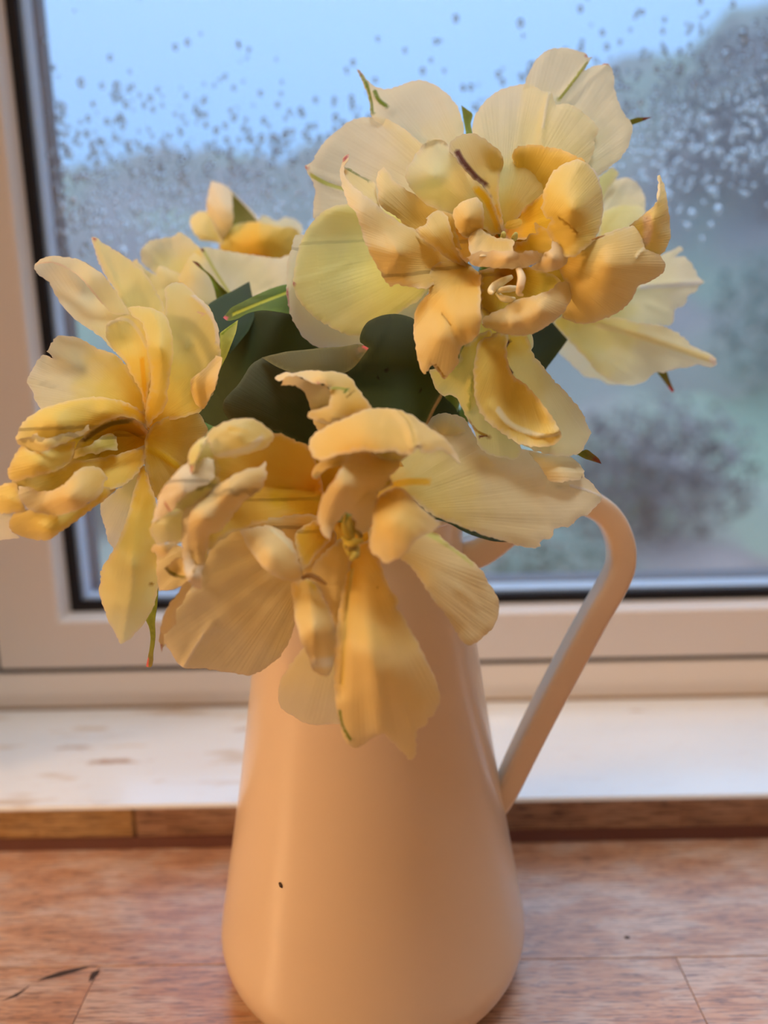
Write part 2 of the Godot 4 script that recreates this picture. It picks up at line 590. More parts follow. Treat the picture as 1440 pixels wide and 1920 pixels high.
func worktop() -> void:
	var t := thing("worktop", "worn reddish brown wooden worktop under the white enamel jug", "worktop", Vector3.ZERO)
	var rows := [[-0.0712, 0.0062, [-1.2, -0.42, 0.33, 1.2]], [0.0062, 0.083, [-1.2, -0.1125, 0.1226, 0.62, 1.2]], [0.083, 0.16, [-1.2, -0.3, 0.42, 1.2]], [0.16, 0.237, [-1.2, -0.05, 0.7, 1.2]], [0.237, 0.43, [-1.2, -0.5, 0.3, 1.2]], [0.43, 0.62, [-1.2, 0.0, 1.2]]]
	var n := 0
	for r in rows:
		for k in r[2].size() - 1:
			var g := 0.00010
			put("plank", slab(Vector3(r[2][k] + g, -0.036, r[0] + g), Vector3(r[2][k + 1] - g, 0.0, r[1] - g), 0.00022), M.plank[(n * 2 + k) % 3], t)
		n += 1
	var dark := mat(lin(0.05, 0.028, 0.022), 0.7)
	put("crack", tube(smooth_line([Vector3(-0.1076, -0.00034, 0.0027), Vector3(-0.1162, -0.00034, 0.0062), Vector3(-0.1268, -0.00034, 0.0098), Vector3(-0.1357, -0.00034, 0.0140), Vector3(-0.1403, -0.00034, 0.0202), Vector3(-0.1484, -0.00034, 0.0248)], 6), [0.0007, 0.0011, 0.0019, 0.0010, 0.0014, 0.0008], 8, 0.32, Vector3(0, 1, 0)), dark, t)
	put("crack", tube(smooth_line([Vector3(-0.1103, -0.00034, 0.0080), Vector3(-0.1130, -0.00034, 0.0101), Vector3(-0.1140, -0.00034, 0.0160), Vector3(-0.1147, -0.00034, 0.0212)], 6), [0.0008, 0.0022, 0.0011, 0.0006], 8, 0.25, Vector3(0, 1, 0)), dark, t)
	put("nail_hole", tube([Vector3(0.1054, -0.00034, -0.0049), Vector3(0.1074, -0.00034, -0.0049)], [0.0012, 0.0012], 8, 0.4, Vector3(0, 1, 0)), dark, t)
	put("cabinet_panel", slab(Vector3(-1.2, -0.90, 0.54), Vector3(1.2, -0.036, 0.56), 0.001), M.cabinet, t)
	put("cabinet_panel", slab(Vector3(-1.2, -0.90, -0.07), Vector3(-1.18, -0.036, 0.54), 0.001), M.cabinet, t)
	put("cabinet_panel", slab(Vector3(1.18, -0.90, -0.07), Vector3(1.2, -0.036, 0.54), 0.001), M.cabinet, t)


# ---------------------------------------------------------------- outside

func hill_height(x: float, z: float) -> float:
	var d := -z
	var h := -1.4 + 0.15 * clampf(d - 1.0, 0.0, 3.0)
	h += smoothstep(4.0, 16.0, d) * (4.9 + 2.6 * smoothstep(0.0, 9.0, x))
	return h


func outside() -> void:
	var st := SurfaceTool.new()
	st.begin(Mesh.PRIMITIVE_TRIANGLES)
	st.set_smooth_group(0)
	var n := noise(31, 0.35, 4)
	var n2 := noise(32, 0.9, 3)
	var nx := 120
	var nz := 90
	for j in nz + 1:
		for i in nx + 1:
			var z := -0.6 - 22.0 * pow(float(j) / nz, 1.6)
			var x := lerpf(-1.0, 1.0, float(i) / nx) * (4.0 - z * 1.2)
			var y := hill_height(x, z) + (n.get_noise_2d(x, z) * 0.7 + n2.get_noise_2d(x, z) * 0.25) * smoothstep(2.0, 6.0, -z)
			var g := n.get_noise_2d(x * 1.4 + 40.0, z * 1.1)
			var c := Color(0.26, 0.255, 0.205).lerp(Color(0.30, 0.24, 0.22), smoothstep(-0.3, 0.4, g))
			c = c.lerp(Color(0.29, 0.34, 0.23), smoothstep(0.0, 0.5, n2.get_noise_2d(x * 0.4, z * 0.4 + 9.0)))
			st.set_color(c)
			st.add_vertex(Vector3(x, y, z))
	for j in nz:
		for i in nx:
			var a := j * (nx + 1) + i
			for q in [a, a + nx + 1, a + 1, a + 1, a + nx + 1, a + nx + 2]:
				st.add_index(q)
	st.generate_normals()
	var m := mat(Color.WHITE, 0.95, 0.1)
	m.vertex_color_use_as_albedo = true
	struct(put("ground", st.commit(), m), "rough hillside of grass and brown heath rising outside the window", "hillside")
	var kinds := [["pale olive", Color(0.34, 0.40, 0.30)], ["dark green", Color(0.21, 0.27, 0.22)], ["brown twiggy", Color(0.22, 0.19, 0.185)], ["grey green", Color(0.23, 0.28, 0.23)]]
	for s in SHRUBS:
		shrub(Vector3(s[0], hill_height(s[0], s[1]) - 0.1, s[1]), s[2], s[3], kinds[s[4]], s[5])


func mist() -> void:
	var f := FogVolume.new()
	f.name = "mist"
	f.size = Vector3(70, 24, 24)
	f.position = Vector3(0, 4, -16)
	var m := FogMaterial.new()
	m.density = 0.042
	m.albedo = Color(0.96, 0.98, 1.0)
	f.material = m
	add_child(f)
	f.set_meta("kind", "stuff")
	tag(f, "thin rain mist hanging over the hillside outside the window", "mist")


func shrub(at: Vector3, w: float, h: float, kind: Array, where: String) -> void:
	var t := thing("shrub", "%s shrub blurred beyond the window, %s" % [kind[0], where], "shrub", at, "shrubs on the hillside")
	var st := SurfaceTool.new()
	st.begin(Mesh.PRIMITIVE_TRIANGLES)
	st.set_smooth_group(-1)
	for k in 1800:
		var d := Vector3(rng.randfn(), rng.randfn(), rng.randfn()).normalized() * pow(rng.randf(), 0.45)
		var p := Vector3(d.x * w / 2, h * 0.55 + d.y * h * 0.45, d.z * w / 2)
		var nrm := (d + Vector3(rng.randfn(), rng.randfn(), rng.randfn()) * 0.5).normalized()
		var a := nrm.cross(Vector3(0.3, 1, 0.2)).normalized()
		var b := nrm.cross(a)
		var l := w * rng.randf_range(0.022, 0.05)
		st.set_color(kind[1] * rng.randf_range(0.75, 1.25))
		for q in [-a * 0.5, b * 0.5 - a * 0.1, a * 0.6, -a * 0.5, a * 0.6, -b * 0.5 - a * 0.1]:
			st.add_vertex(p + q * l)
	st.generate_normals()
	var m := mat(Color.WHITE, 0.9, 0.1)
	m.vertex_color_use_as_albedo = true
	m.backlight_enabled = true
	m.backlight = Color(0.5, 0.5, 0.5)
	var f := put("foliage", st.commit(), m, t)
	f.set_meta("kind", "stuff")
	put("trunk", tube([Vector3(0, -0.2, 0), Vector3(0.02, h * 0.3, 0), Vector3(-0.02, h * 0.6, 0.02)], [w * 0.03, w * 0.012], 7), mat(lin(0.18, 0.13, 0.10), 0.9), t)


# ---------------------------------------------------------------- the jug

func jug() -> void:
	var t := thing("enamel_jug", "tall tapering white enamel jug with a strap handle, standing on the wooden worktop", "jug")
	var pr := [Vector2(0, 0.0012), Vector2(0.044, 0.0012), Vector2(0.0475, 0.0), Vector2(0.0512, 0.0016), Vector2(0.0553, 0.0046), Vector2(0.0585, 0.0086), Vector2(0.0604, 0.0130), Vector2(0.0612, 0.0175), Vector2(0.0609, 0.0225), Vector2(0.0588, 0.034), Vector2(0.0560, 0.050), Vector2(0.0516, 0.075), Vector2(0.0475, 0.100), Vector2(0.0444, 0.120), Vector2(0.0415, 0.140), Vector2(0.0388, 0.160), Vector2(0.0368, 0.176), Vector2(0.0372, 0.182), Vector2(0.0384, 0.1875)]
	pr = smooth_line(pr.slice(1), 4)
	pr.push_front(Vector2(0, 0.0012))
	var inner := []
	for k in range(pr.size() - 1, 6, -3):
		inner.append(Vector2(maxf(pr[k].x - 0.0012, 0.0), pr[k].y + (0.0 if k > 20 else 0.0012)))
	inner.append(Vector2(0, 0.0030))
	var spout := func(p: Vector3, a: float) -> Vector3:
		var s := smoothstep(0.150, 0.1875, p.y) * exp(-pow(angle_difference(a, PI) / 0.42, 2.0))
		return p + Vector3(cos(a), 0.35, sin(a)) * 0.016 * s
	put("body", lathe(pr + inner, 128, spout), M.enamel, t)
	var rim := []
	for k in 97:
		var a := TAU * k / 96.0
		rim.append(spout.call(Vector3(0.0380 * cos(a), 0.1875, 0.0380 * sin(a)), a))
	put("rim", tube(rim, [0.0014, 0.0014], 10), M.enamel, t)
	var hp := smooth_line([Vector3(0.0340, 0.1685, 0), Vector3(0.0440, 0.1715, 0), Vector3(0.0560, 0.1800, 0), Vector3(0.0700, 0.1878, 0), Vector3(0.0800, 0.1890, 0), Vector3(0.0893, 0.1838, 0), Vector3(0.0945, 0.1748, 0), Vector3(0.0957, 0.1655, 0), Vector3(0.0930, 0.1570, 0), Vector3(0.0860, 0.1435, 0), Vector3(0.0765, 0.1240, 0), Vector3(0.0680, 0.1060, 0), Vector3(0.0600, 0.0880, 0), Vector3(0.0535, 0.0730, 0), Vector3(0.0480, 0.0635, 0)], 8)
	put("handle", tube(hp, [0.0060, 0.0053, 0.0050, 0.0048, 0.0048, 0.0049, 0.0050, 0.0048, 0.0044], 32, 1.22, Vector3(0, 0, 1), 4.2), M.enamel, t)
	var chip := put("enamel_chip", tube([Vector3(-0.0006, 0.0010, 0), Vector3(0, 0, 0.0003), Vector3(0.0006, -0.0011, 0)], [0.0003, 0.0006, 0.0003], 8), mat(lin(0.10, 0.06, 0.035), 0.7), t)
	chip.position = Vector3(-0.0298, 0.0652, 0.0442)
	tag(chip, "small dark chip in the enamel", "")




# ---------------------------------------------------------------- tulips

# pigments, as linear values; a petal runs from its base colour to its tip colour
var TONE := {
	"pale": [Color(0.93, 0.729, 0.0972), Color(0.93, 0.875, 0.365), Color(0.93, 0.904, 0.585), Color(0.93, 0.919, 0.695)],
	"pale2": [Color(0.92, 0.671, 0.0812), Color(0.92, 0.837, 0.324), Color(0.92, 0.915, 0.521), Color(0.92, 0.932, 0.628)],
	"white2": [Color(0.93, 0.695, 0.0545), Color(0.93, 0.831, 0.243), Color(0.93, 0.904, 0.585), Color(0.93, 0.919, 0.695)],
	"white3": [Color(0.93, 0.92, 0.457), Color(0.93, 0.92, 0.684), Color(0.93, 0.904, 0.585), Color(0.93, 0.919, 0.695)],
	"cream": [Color(0.93, 0.74, 0.159), Color(0.93, 0.851, 0.347), Color(0.93, 0.925, 0.539), Color(0.93, 0.941, 0.64)],
	"cream3": [Color(0.94, 0.807, 0.287), Color(0.94, 0.851, 0.348), Color(0.93, 0.876, 0.434), Color(0.93, 0.891, 0.51)],
	"limecream": [Color(0.9, 0.807, 0.22), Color(0.88, 0.851, 0.326), Color(0.87, 0.876, 0.454), Color(0.88, 0.898, 0.582)],
	"pinkcream": [Color(0.94, 0.774, 0.329), Color(0.93, 0.851, 0.527), Color(0.93, 0.888, 0.686), Color(0.93, 0.904, 0.775)],
	"lime": [Color(0.82, 0.74, 0.09), Color(0.82, 0.808, 0.202), Color(0.86, 0.895, 0.347), Color(0.89, 0.922, 0.479)],
	"lime2": [Color(0.92, 0.705, 0.0606), Color(0.88, 0.837, 0.235), Color(0.88, 0.905, 0.394), Color(0.9, 0.898, 0.437)],
	"mid": [Color(0.95, 0.599, 0.0554), Color(0.94, 0.764, 0.209), Color(0.93, 0.836, 0.372), Color(0.93, 0.866, 0.491)],
	"mid2": [Color(0.92, 0.688, 0.098), Color(0.91, 0.764, 0.209), Color(0.91, 0.808, 0.304), Color(0.92, 0.853, 0.452)],
	"mid3": [Color(0.95, 0.618, 0.0285), Color(0.95, 0.793, 0.186), Color(0.94, 0.895, 0.379), Color(0.93, 0.927, 0.519)],
	"yellow": [Color(0.95, 0.544, 0.0224), Color(0.93, 0.718, 0.0922), Color(0.92, 0.78, 0.203), Color(0.92, 0.827, 0.346)],
	"yellow2": [Color(0.92, 0.688, 0.0699), Color(0.92, 0.748, 0.169), Color(0.92, 0.78, 0.256), Color(0.91, 0.84, 0.432)],
	"yellow3": [Color(0.95, 0.581, 0.0224), Color(0.94, 0.764, 0.155), Color(0.93, 0.822, 0.256), Color(0.93, 0.853, 0.39)],
	"yellow4": [Color(0.95, 0.635, 0.0224), Color(0.95, 0.764, 0.155), Color(0.94, 0.808, 0.304), Color(0.93, 0.84, 0.432)],
	"yellow5": [Color(0.94, 0.774, 0.22), Color(0.93, 0.837, 0.348), Color(0.92, 0.876, 0.474), Color(0.92, 0.904, 0.599)],
	"gold": [Color(0.95, 0.507, 0.0224), Color(0.94, 0.702, 0.125), Color(0.93, 0.795, 0.256), Color(0.93, 0.827, 0.346)],
	"gold2": [Color(0.94, 0.671, 0.15), Color(0.94, 0.748, 0.258), Color(0.94, 0.808, 0.393), Color(0.94, 0.853, 0.51)],
	"gold3": [Color(0.94, 0.671, 0.15), Color(0.94, 0.748, 0.258), Color(0.94, 0.78, 0.304), Color(0.94, 0.786, 0.322)],
	"peach": [Color(0.95, 0.635, 0.0841), Color(0.93, 0.764, 0.281), Color(0.93, 0.822, 0.434), Color(0.93, 0.853, 0.546)],
	"peach2": [Color(0.94, 0.688, 0.174), Color(0.92, 0.779, 0.369), Color(0.92, 0.808, 0.454), Color(0.92, 0.84, 0.546)],
	"peach3": [Color(0.92, 0.774, 0.265), Color(0.92, 0.808, 0.411), Color(0.92, 0.836, 0.511), Color(0.91, 0.853, 0.564)],
	"pink2": [Color(0.94, 0.74, 0.329), Color(0.93, 0.793, 0.451), Color(0.93, 0.822, 0.53), Color(0.93, 0.84, 0.582)],
	"tan": [Color(0.94, 0.653, 0.125), Color(0.92, 0.793, 0.369), Color(0.9, 0.836, 0.53), Color(0.9, 0.879, 0.682)],
	"tan2": [Color(0.92, 0.79, 0.371), Color(0.91, 0.823, 0.47), Color(0.9, 0.849, 0.548), Color(0.9, 0.866, 0.599)],
	"tan3": [Color(0.92, 0.695, 0.0972), Color(0.92, 0.831, 0.322), Color(0.92, 0.869, 0.533), Color(0.92, 0.889, 0.616)],
	"deep": [Color(0.95, 0.43, 0.0126), Color(0.95, 0.586, 0.0333), Color(0.93, 0.693, 0.0664), Color(0.92, 0.744, 0.138)],
	"deep2": [Color(0.95, 0.507, 0.0126), Color(0.94, 0.654, 0.0555), Color(0.93, 0.722, 0.125), Color(0.92, 0.772, 0.247)],
	"olive": [Color(0.7, 0.33, 0.00752), Color(0.66, 0.44, 0.0197), Color(0.76, 0.693, 0.142), Color(0.82, 0.729, 0.219)],
	"olive2": [Color(0.66, 0.371, 0.0236), Color(0.74, 0.702, 0.183), Color(0.8, 0.766, 0.28), Color(0.82, 0.786, 0.346)],
	"sepal": [Color(0.3, 0.36, 0.05), Color(0.2, 0.27, 0.04), Color(0.16, 0.21, 0.03), Color(0.18, 0.16, 0.05)],
	"sepal2": [Color(0.13, 0.22, 0.03), Color(0.12, 0.2, 0.03), Color(0.11, 0.17, 0.03), Color(0.14, 0.16, 0.04)],
	"sepal3": [Color(0.5, 0.52, 0.12), Color(0.44, 0.48, 0.1), Color(0.4, 0.44, 0.1), Color(0.3, 0.36, 0.06)],
	"sepal4": [Color(0.24, 0.24, 0.03), Color(0.22, 0.21, 0.03), Color(0.2, 0.19, 0.03), Color(0.22, 0.19, 0.05)],
	"leaf": [Color(0.0378, 0.066, 0.0215), Color(0.054, 0.078, 0.0331), Color(0.0864, 0.108, 0.0585), Color(0.119, 0.138, 0.0832)],
	"leafpale": [Color(0.0945, 0.116, 0.0579), Color(0.113, 0.132, 0.0667), Color(0.123, 0.137, 0.0713), Color(0.132, 0.137, 0.0713)],
	"leafdark": [Color(0.0308, 0.0605, 0.0176), Color(0.033, 0.0638, 0.0198), Color(0.0374, 0.0605, 0.0242), Color(0.0462, 0.0605, 0.0352)],
}
const THIN := ["pale", "pale2", "white2", "white3", "lime", "lime2", "tan3", "cream", "mid3"]      # the thinnest petals, which let most light through, are single sheets
var MARK := {
	"green": Color(0.2, 0.3, 0.02), "green2": Color(0.55, 0.6, 0.14), "green3": Color(0.28, 0.27, 0.02), "lime": Color(0.5, 0.56, 0.06), "lime2": Color(0.7, 0.72, 0.24), "lime3": Color(0.76, 0.8, 0.298),
	"pink": Color(0.55, 0.12, 0.16), "pink3": Color(0.92, 0.772, 0.599), "maroon": Color(0.2, 0.06, 0.04), "purple": Color(0.1, 0.025, 0.035), "brown": Color(0.3, 0.17, 0.05), "ochre": Color(0.5, 0.33, 0.05), "ochre2": Color(0.88, 0.758, 0.273),
	"orange": Color(0.95, 0.605, 0.0303), "orange2": Color(0.95, 0.714, 0.0479), "white": Color(0.93, 0.935, 0.82), "cream": Color(0.93, 0.904, 0.633), "mid": Color(0.94, 0.813, 0.298), "gold": Color(0.92, 0.758, 0.156), "gold3": Color(0.92, 0.758, 0.273), "peach": Color(0.94, 0.8, 0.368),
	"pinkcream": Color(0.92, 0.853, 0.633), "olive": Color(0.62, 0.5, 0.08), "shade": Color(0.3, 0.22, 0.05), "dot": Color(0.012, 0.014, 0.006), "papery": Color(0.22, 0.18, 0.11), "pistil": Color(0.74, 0.786, 0.298), "pistil2": Color(0.62, 0.54, 0.12), "pinkc": Color(0.92, 0.813, 0.564),
}


func tint(called: String) -> StandardMaterial3D:
	if not M.has("tint_" + called):
		var m := mat(MARK[called].linear_to_srgb(), 0.5, 0.35)
		M["tint_" + called] = m
	return M["tint_" + called]


func near_line(p: Vector2, line: PackedVector2Array) -> float:
	var best := 1e9
	for i in line.size() - 1:
		var q := Geometry2D.get_closest_point_to_segment(p, line[i], line[i + 1])
		best = minf(best, p.distance_squared_to(q))
	return sqrt(best)


func points(flat: Array) -> PackedVector2Array:
	var r := PackedVector2Array()
	for i in range(0, flat.size(), 2):
		r.append(Vector2(flat[i], flat[i + 1]) * 0.1)
	return r


func spline(flat: Array) -> PackedVector2Array:
	var c := points(flat)
	if c.size() < 3:
		return c
	var r := PackedVector2Array()
	for i in c.size() - 1:
		for k in 5:
			r.append(c[i].cubic_interpolate(c[i + 1], c[maxi(i - 1, 0)], c[mini(i + 2, c.size() - 1)], k / 5.0))
	r.append(c[c.size() - 1])
	return r


func plate(c: Array) -> Array:
	# thin-plate surface through the control points: [x, y, z, ...] in tenths of a millimetre -> points and weights
	var n := c.size() / 3
	var x := PackedVector2Array()
	for i in n:
		x.append(Vector2(c[i * 3], c[i * 3 + 1]) * 0.01)
	var m := n + 3
	var a := []
	for i in m:
		var row := PackedFloat64Array()
		row.resize(m + 1)
		a.append(row)
	for i in n:
		for j in n:
			var d := x[i].distance_squared_to(x[j])
			a[i][j] = 0.5 * d * log(d) if d > 1e-12 else 0.02
		a[i][n] = 1.0
		a[i][n + 1] = x[i].x
		a[i][n + 2] = x[i].y
		a[n][i] = 1.0
		a[n + 1][i] = x[i].x
		a[n + 2][i] = x[i].y
		a[i][m] = c[i * 3 + 2] * 0.1
	for i in m:
		var best := i
		for r in range(i + 1, m):
			if absf(a[r][i]) > absf(a[best][i]):
				best = r
		var swap = a[i]
		a[i] = a[best]
		a[best] = swap
		for r in range(i + 1, m):
			var f: float = a[r][i] / a[i][i]
			if f != 0.0:
				for k in range(i, m + 1):
					a[r][k] -= f * a[i][k]
	var w := PackedFloat64Array()
	w.resize(m)
	for i in range(m - 1, -1, -1):
		var s: float = a[i][m]
		for k in range(i + 1, m):
			s -= a[i][k] * w[k]
		w[i] = s / a[i][i]
	return [x, w]


func height(pl: Array, p: Vector2) -> float:
	var x: PackedVector2Array = pl[0]
	var w: PackedFloat64Array = pl[1]
	var n := x.size()
	var q := p * 0.1
	var s := w[n] + w[n + 1] * q.x + w[n + 2] * q.y
	for i in n:
		var d := q.distance_squared_to(x[i])
		if d > 1e-12:
			s += w[i] * 0.5 * d * log(d)
	return s


func petal(parent: Node3D, part: String, tone: String, base: Array, edge: int, ruffle: int, outline: Array, ctl: Array, creases: Array, marks: Array) -> void:
	# outline: the petal's margin; ctl: points its surface passes through; edge: how far the margin curls; creases: [line, width, height]; marks: streaks of pigment, one of shade
	var c := points(outline)
	var n := c.size()
	var rim := PackedVector2Array()
	for i in n:
		var a := c[i]
		var b := c[(i + 1) % n]
		var steps := maxi(1, int(ceil(a.distance_to(b) / 0.95)))
		var u := c[(i + n - 1) % n]
		var v := c[(i + 2) % n]
		# keep spikes sharp: no tangent from a neighbour across a hard corner
		if (a - u).normalized().dot((b - a).normalized()) < 0.2:
			u = a
		if (b - a).normalized().dot((v - b).normalized()) < 0.2:
			v = b
		for k in steps:
			rim.append(a.cubic_interpolate_in_time(b, u, v, float(k) / steps, a.distance_to(b), -maxf(u.distance_to(a), 0.01), a.distance_to(b) + maxf(v.distance_to(b), 0.01)) if u != a and v != b else a.lerp(b, float(k) / steps))
	var fine := noise(int(absf(c[0].x * 13.0 + c[0].y * 7.0)) % 1000, 0.55, 2)
	for i in rim.size():        # the margin is a little ragged
		rim[i] += Vector2(fine.get_noise_2d(rim[i].x, rim[i].y), fine.get_noise_2d(rim[i].y + 90.0, rim[i].x)) * (0.42 if ruffle > 0 else 0.06)
	var box := Rect2(rim[0], Vector2.ZERO)
	for p in rim:
		box = box.expand(p)
	var pts := rim.duplicate()
	var dist := PackedFloat32Array()
	dist.resize(rim.size())
	var bins := {}
	for p in rim:
		var key := Vector2i((p / 3.0).floor())
		if not bins.has(key):
			bins[key] = PackedVector2Array()
		bins[key].append(p)
	var step := 1.15
	var r := RandomNumberGenerator.new()
	r.seed = 5
	var row := 0
	var cand := PackedVector2Array()
	var y := box.position.y
	while y < box.end.y:
		var x := box.position.x + (step * 0.5 if row % 2 else 0.0)
		while x < box.end.x:
			cand.append(Vector2(x, y) + Vector2(r.randf_range(-0.12, 0.12), r.randf_range(-0.12, 0.12)))
			x += step
		y += step * 0.87
		row += 1
	var lines := []
	for m in marks:
		lines.append(spline(m[0]))
	var ridges := []
	for m in creases:
		ridges.append(spline(m[0]))
	# extra points where a streak needs a crisp edge
	var close := {}
	for k in lines.size():
		var w: float = marks[k][1] * 0.1 * 0.5 + 0.1
		var l: PackedVector2Array = lines[k]
		var last := Vector2(1e6, 0)
		for i in l.size() - 1:
			var along := (l[i + 1] - l[i])
			var side := along.normalized().orthogonal()
			var m := maxi(1, int(along.length() / 0.45))
			for q in m:
				var c0 := l[i] + along * (float(q) / m)
				if c0.distance_to(last) < 0.4:
					continue
				last = c0
				for o in ([-1.3, -0.6, 0.0, 0.6, 1.3] if w < 1.6 else [-1.2, -0.9]):
					var e: Vector2 = c0 + side * w * o
					var cell := Vector2i((e / 0.33).floor())
					if not close.has(cell) and Geometry2D.is_point_in_polygon(e, rim):
						close[cell] = true
						cand.append(e)
	for p in cand:
		if not Geometry2D.is_point_in_polygon(p, rim):
			continue
		var d := 9.0
		var key := Vector2i((p / 3.0).floor())
		for i in range(-1, 2):
			for j in range(-1, 2):
				for q in bins.get(key + Vector2i(i, j), PackedVector2Array()):
					d = minf(d, p.distance_squared_to(q))
		d = sqrt(d)
		if d > (0.55 if not close.has(Vector2i((p / 0.33).floor())) else 0.25):
			pts.append(p)
			dist.append(d)
	var idx := Geometry2D.triangulate_delaunay(pts)
	var pl := plate(ctl)
	var root := Vector2(base[0], base[1]) * 0.1
	var reach: float = base[2] * 0.1
	var stops: Array = TONE[tone]
	var blot := noise(17, 0.09, 3)
	var pleat := noise(41, 0.075, 2)
	var pleats := 0.0 if part != "petal" else 0.65
	var wave := noise(23, 0.085, 2)
	var pos := PackedVector3Array()
	var col := PackedColorArray()
	var uv := PackedVector2Array()
	for i in pts.size():
		var p := pts[i]
		var z := height(pl, p)
		var rimness := 1.0 - clampf(dist[i] / 3.0, 0.0, 1.0)
		z -= edge * 0.1 * rimness * rimness
		z += ruffle * 0.1 * wave.get_noise_2d(p.x + c[0].x * 3.0, p.y - c[0].y * 2.0) * (0.35 + 1.0 * rimness) * 1.6
		for k in ridges.size():
			var d: float = near_line(p, ridges[k]) / (creases[k][1] * 0.1)
			if d < 2.5:
				z += creases[k][2] * 0.1 * exp(-d * d * 1.6)
		# shallow pleats that run out from the base
		var ray := p - root
		var far := ray.length() / reach
		z += pleat.get_noise_2d(ray.angle() * 60.0, far * 5.0 + c[1].x) * pleats * smoothstep(0.15, 0.7, far)
		pos.append(Vector3(p.x, p.y, z))
		var t := p.distance_to(root) / reach
		t = clampf(t + 0.10 * blot.get_noise_2d(p.x + c[0].y, p.y), 0.0, 1.0) * 3.0
		var s := mini(int(t), 2)
		var q: Color = stops[s].lerp(stops[s + 1], smoothstep(0.0, 1.0, t - s))
		for k in lines.size():
			var w: float = marks[k][1] * 0.1 * 0.5 + 0.15
			var d := near_line(p, lines[k])
			q = q.lerp(MARK[marks[k][2]], 1.0 - smoothstep(w * 0.45, w * 1.25, d))
		# thin pale margin
		var margin := 1.0 - smoothstep(0.15, 0.9, dist[i])
		q = q.lerp(Color(0.93, 0.86, 0.70) if part == "petal" else q * 1.7 + Color(0.02, 0.02, 0.01), margin * (0.55 if part == "petal" else 0.5))
		col.append(q)
		var off := p - root
		uv.append(Vector2(off.angle() * 1.4, off.length() / 60.0))
	# front and back sheets, a third of a millimetre apart, joined round the margin
	var tris := PackedInt32Array()
	var nrm := PackedVector3Array()
	nrm.resize(pos.size())
	for i in range(0, idx.size(), 3):
		var a := idx[i]
		var b := idx[i + 1]
		var d := idx[i + 2]
		if not Geometry2D.is_point_in_polygon((pts[a] + pts[b] + pts[d]) / 3.0, rim):
			continue
		if (pts[b] - pts[a]).cross(pts[d] - pts[a]) > 0.0:
			var sw := b
			b = d
			d = sw
		tris.append_array(PackedInt32Array([a, b, d]))
		var f := (pos[d] - pos[a]).cross(pos[b] - pos[a])
		nrm[a] += f
		nrm[b] += f
		nrm[d] += f
	var count := pos.size()
	var vs := PackedVector3Array()
	var ns := PackedVector3Array()
	for i in count:
		var nn := nrm[i].normalized()
		if nn == Vector3.ZERO:
			nn = Vector3(0, 0, 1)
		var th := lerpf(0.06, 0.17, clampf(dist[i] / 1.5, 0.0, 1.0)) * (1.6 if part == "leaf" else 1.0)
		vs.append((pos[i] + nn * th) * 0.001)
		ns.append(nn)
	for i in count:
		var th := lerpf(0.06, 0.17, clampf(dist[i] / 1.5, 0.0, 1.0)) * (1.6 if part == "leaf" else 1.0)
		vs.append((pos[i] - ns[i] * th) * 0.001)
		ns.append(-ns[i])
	var all := tris.duplicate()
	if tone in THIN:
		vs.resize(count)
		ns.resize(count)
		col.resize(count)
		finish(parent, part, M.petal_thin, vs, ns, col, uv, all)
		return
	for i in range(0, tris.size(), 3):
		all.append_array(PackedInt32Array([tris[i] + count, tris[i + 2] + count, tris[i + 1] + count]))
	var rn := rim.size()
	for i in rn:
		var j := (i + 1) % rn
		all.append_array(PackedInt32Array([i, i + count, j, j, i + count, j + count]))
	finish(parent, part, M.leaf if part != "petal" else M.petal, vs, ns, col + col, uv + uv, all)


func finish(parent: Node3D, part: String, m: Material, vs: PackedVector3Array, ns: PackedVector3Array, col: PackedColorArray, uv: PackedVector2Array, idx: PackedInt32Array) -> void:
	var arr := []
	arr.resize(Mesh.ARRAY_MAX)
	arr[Mesh.ARRAY_VERTEX] = vs
	arr[Mesh.ARRAY_NORMAL] = ns
	arr[Mesh.ARRAY_COLOR] = col
	arr[Mesh.ARRAY_TEX_UV] = uv
	arr[Mesh.ARRAY_INDEX] = idx
	var me := ArrayMesh.new()
	me.add_surface_from_arrays(Mesh.PRIMITIVE_TRIANGLES, arr)
	put(part, me, m, parent)


# Every tulip has its own frame: x to the right, y up, z out of the flower towards the room, in tenths of a millimetre.

func flowers() -> void:
	front_tulip()
	left_tulip()
	large_tulip()
	middle_tulip()
	right_tulip()
	rear_tulip()


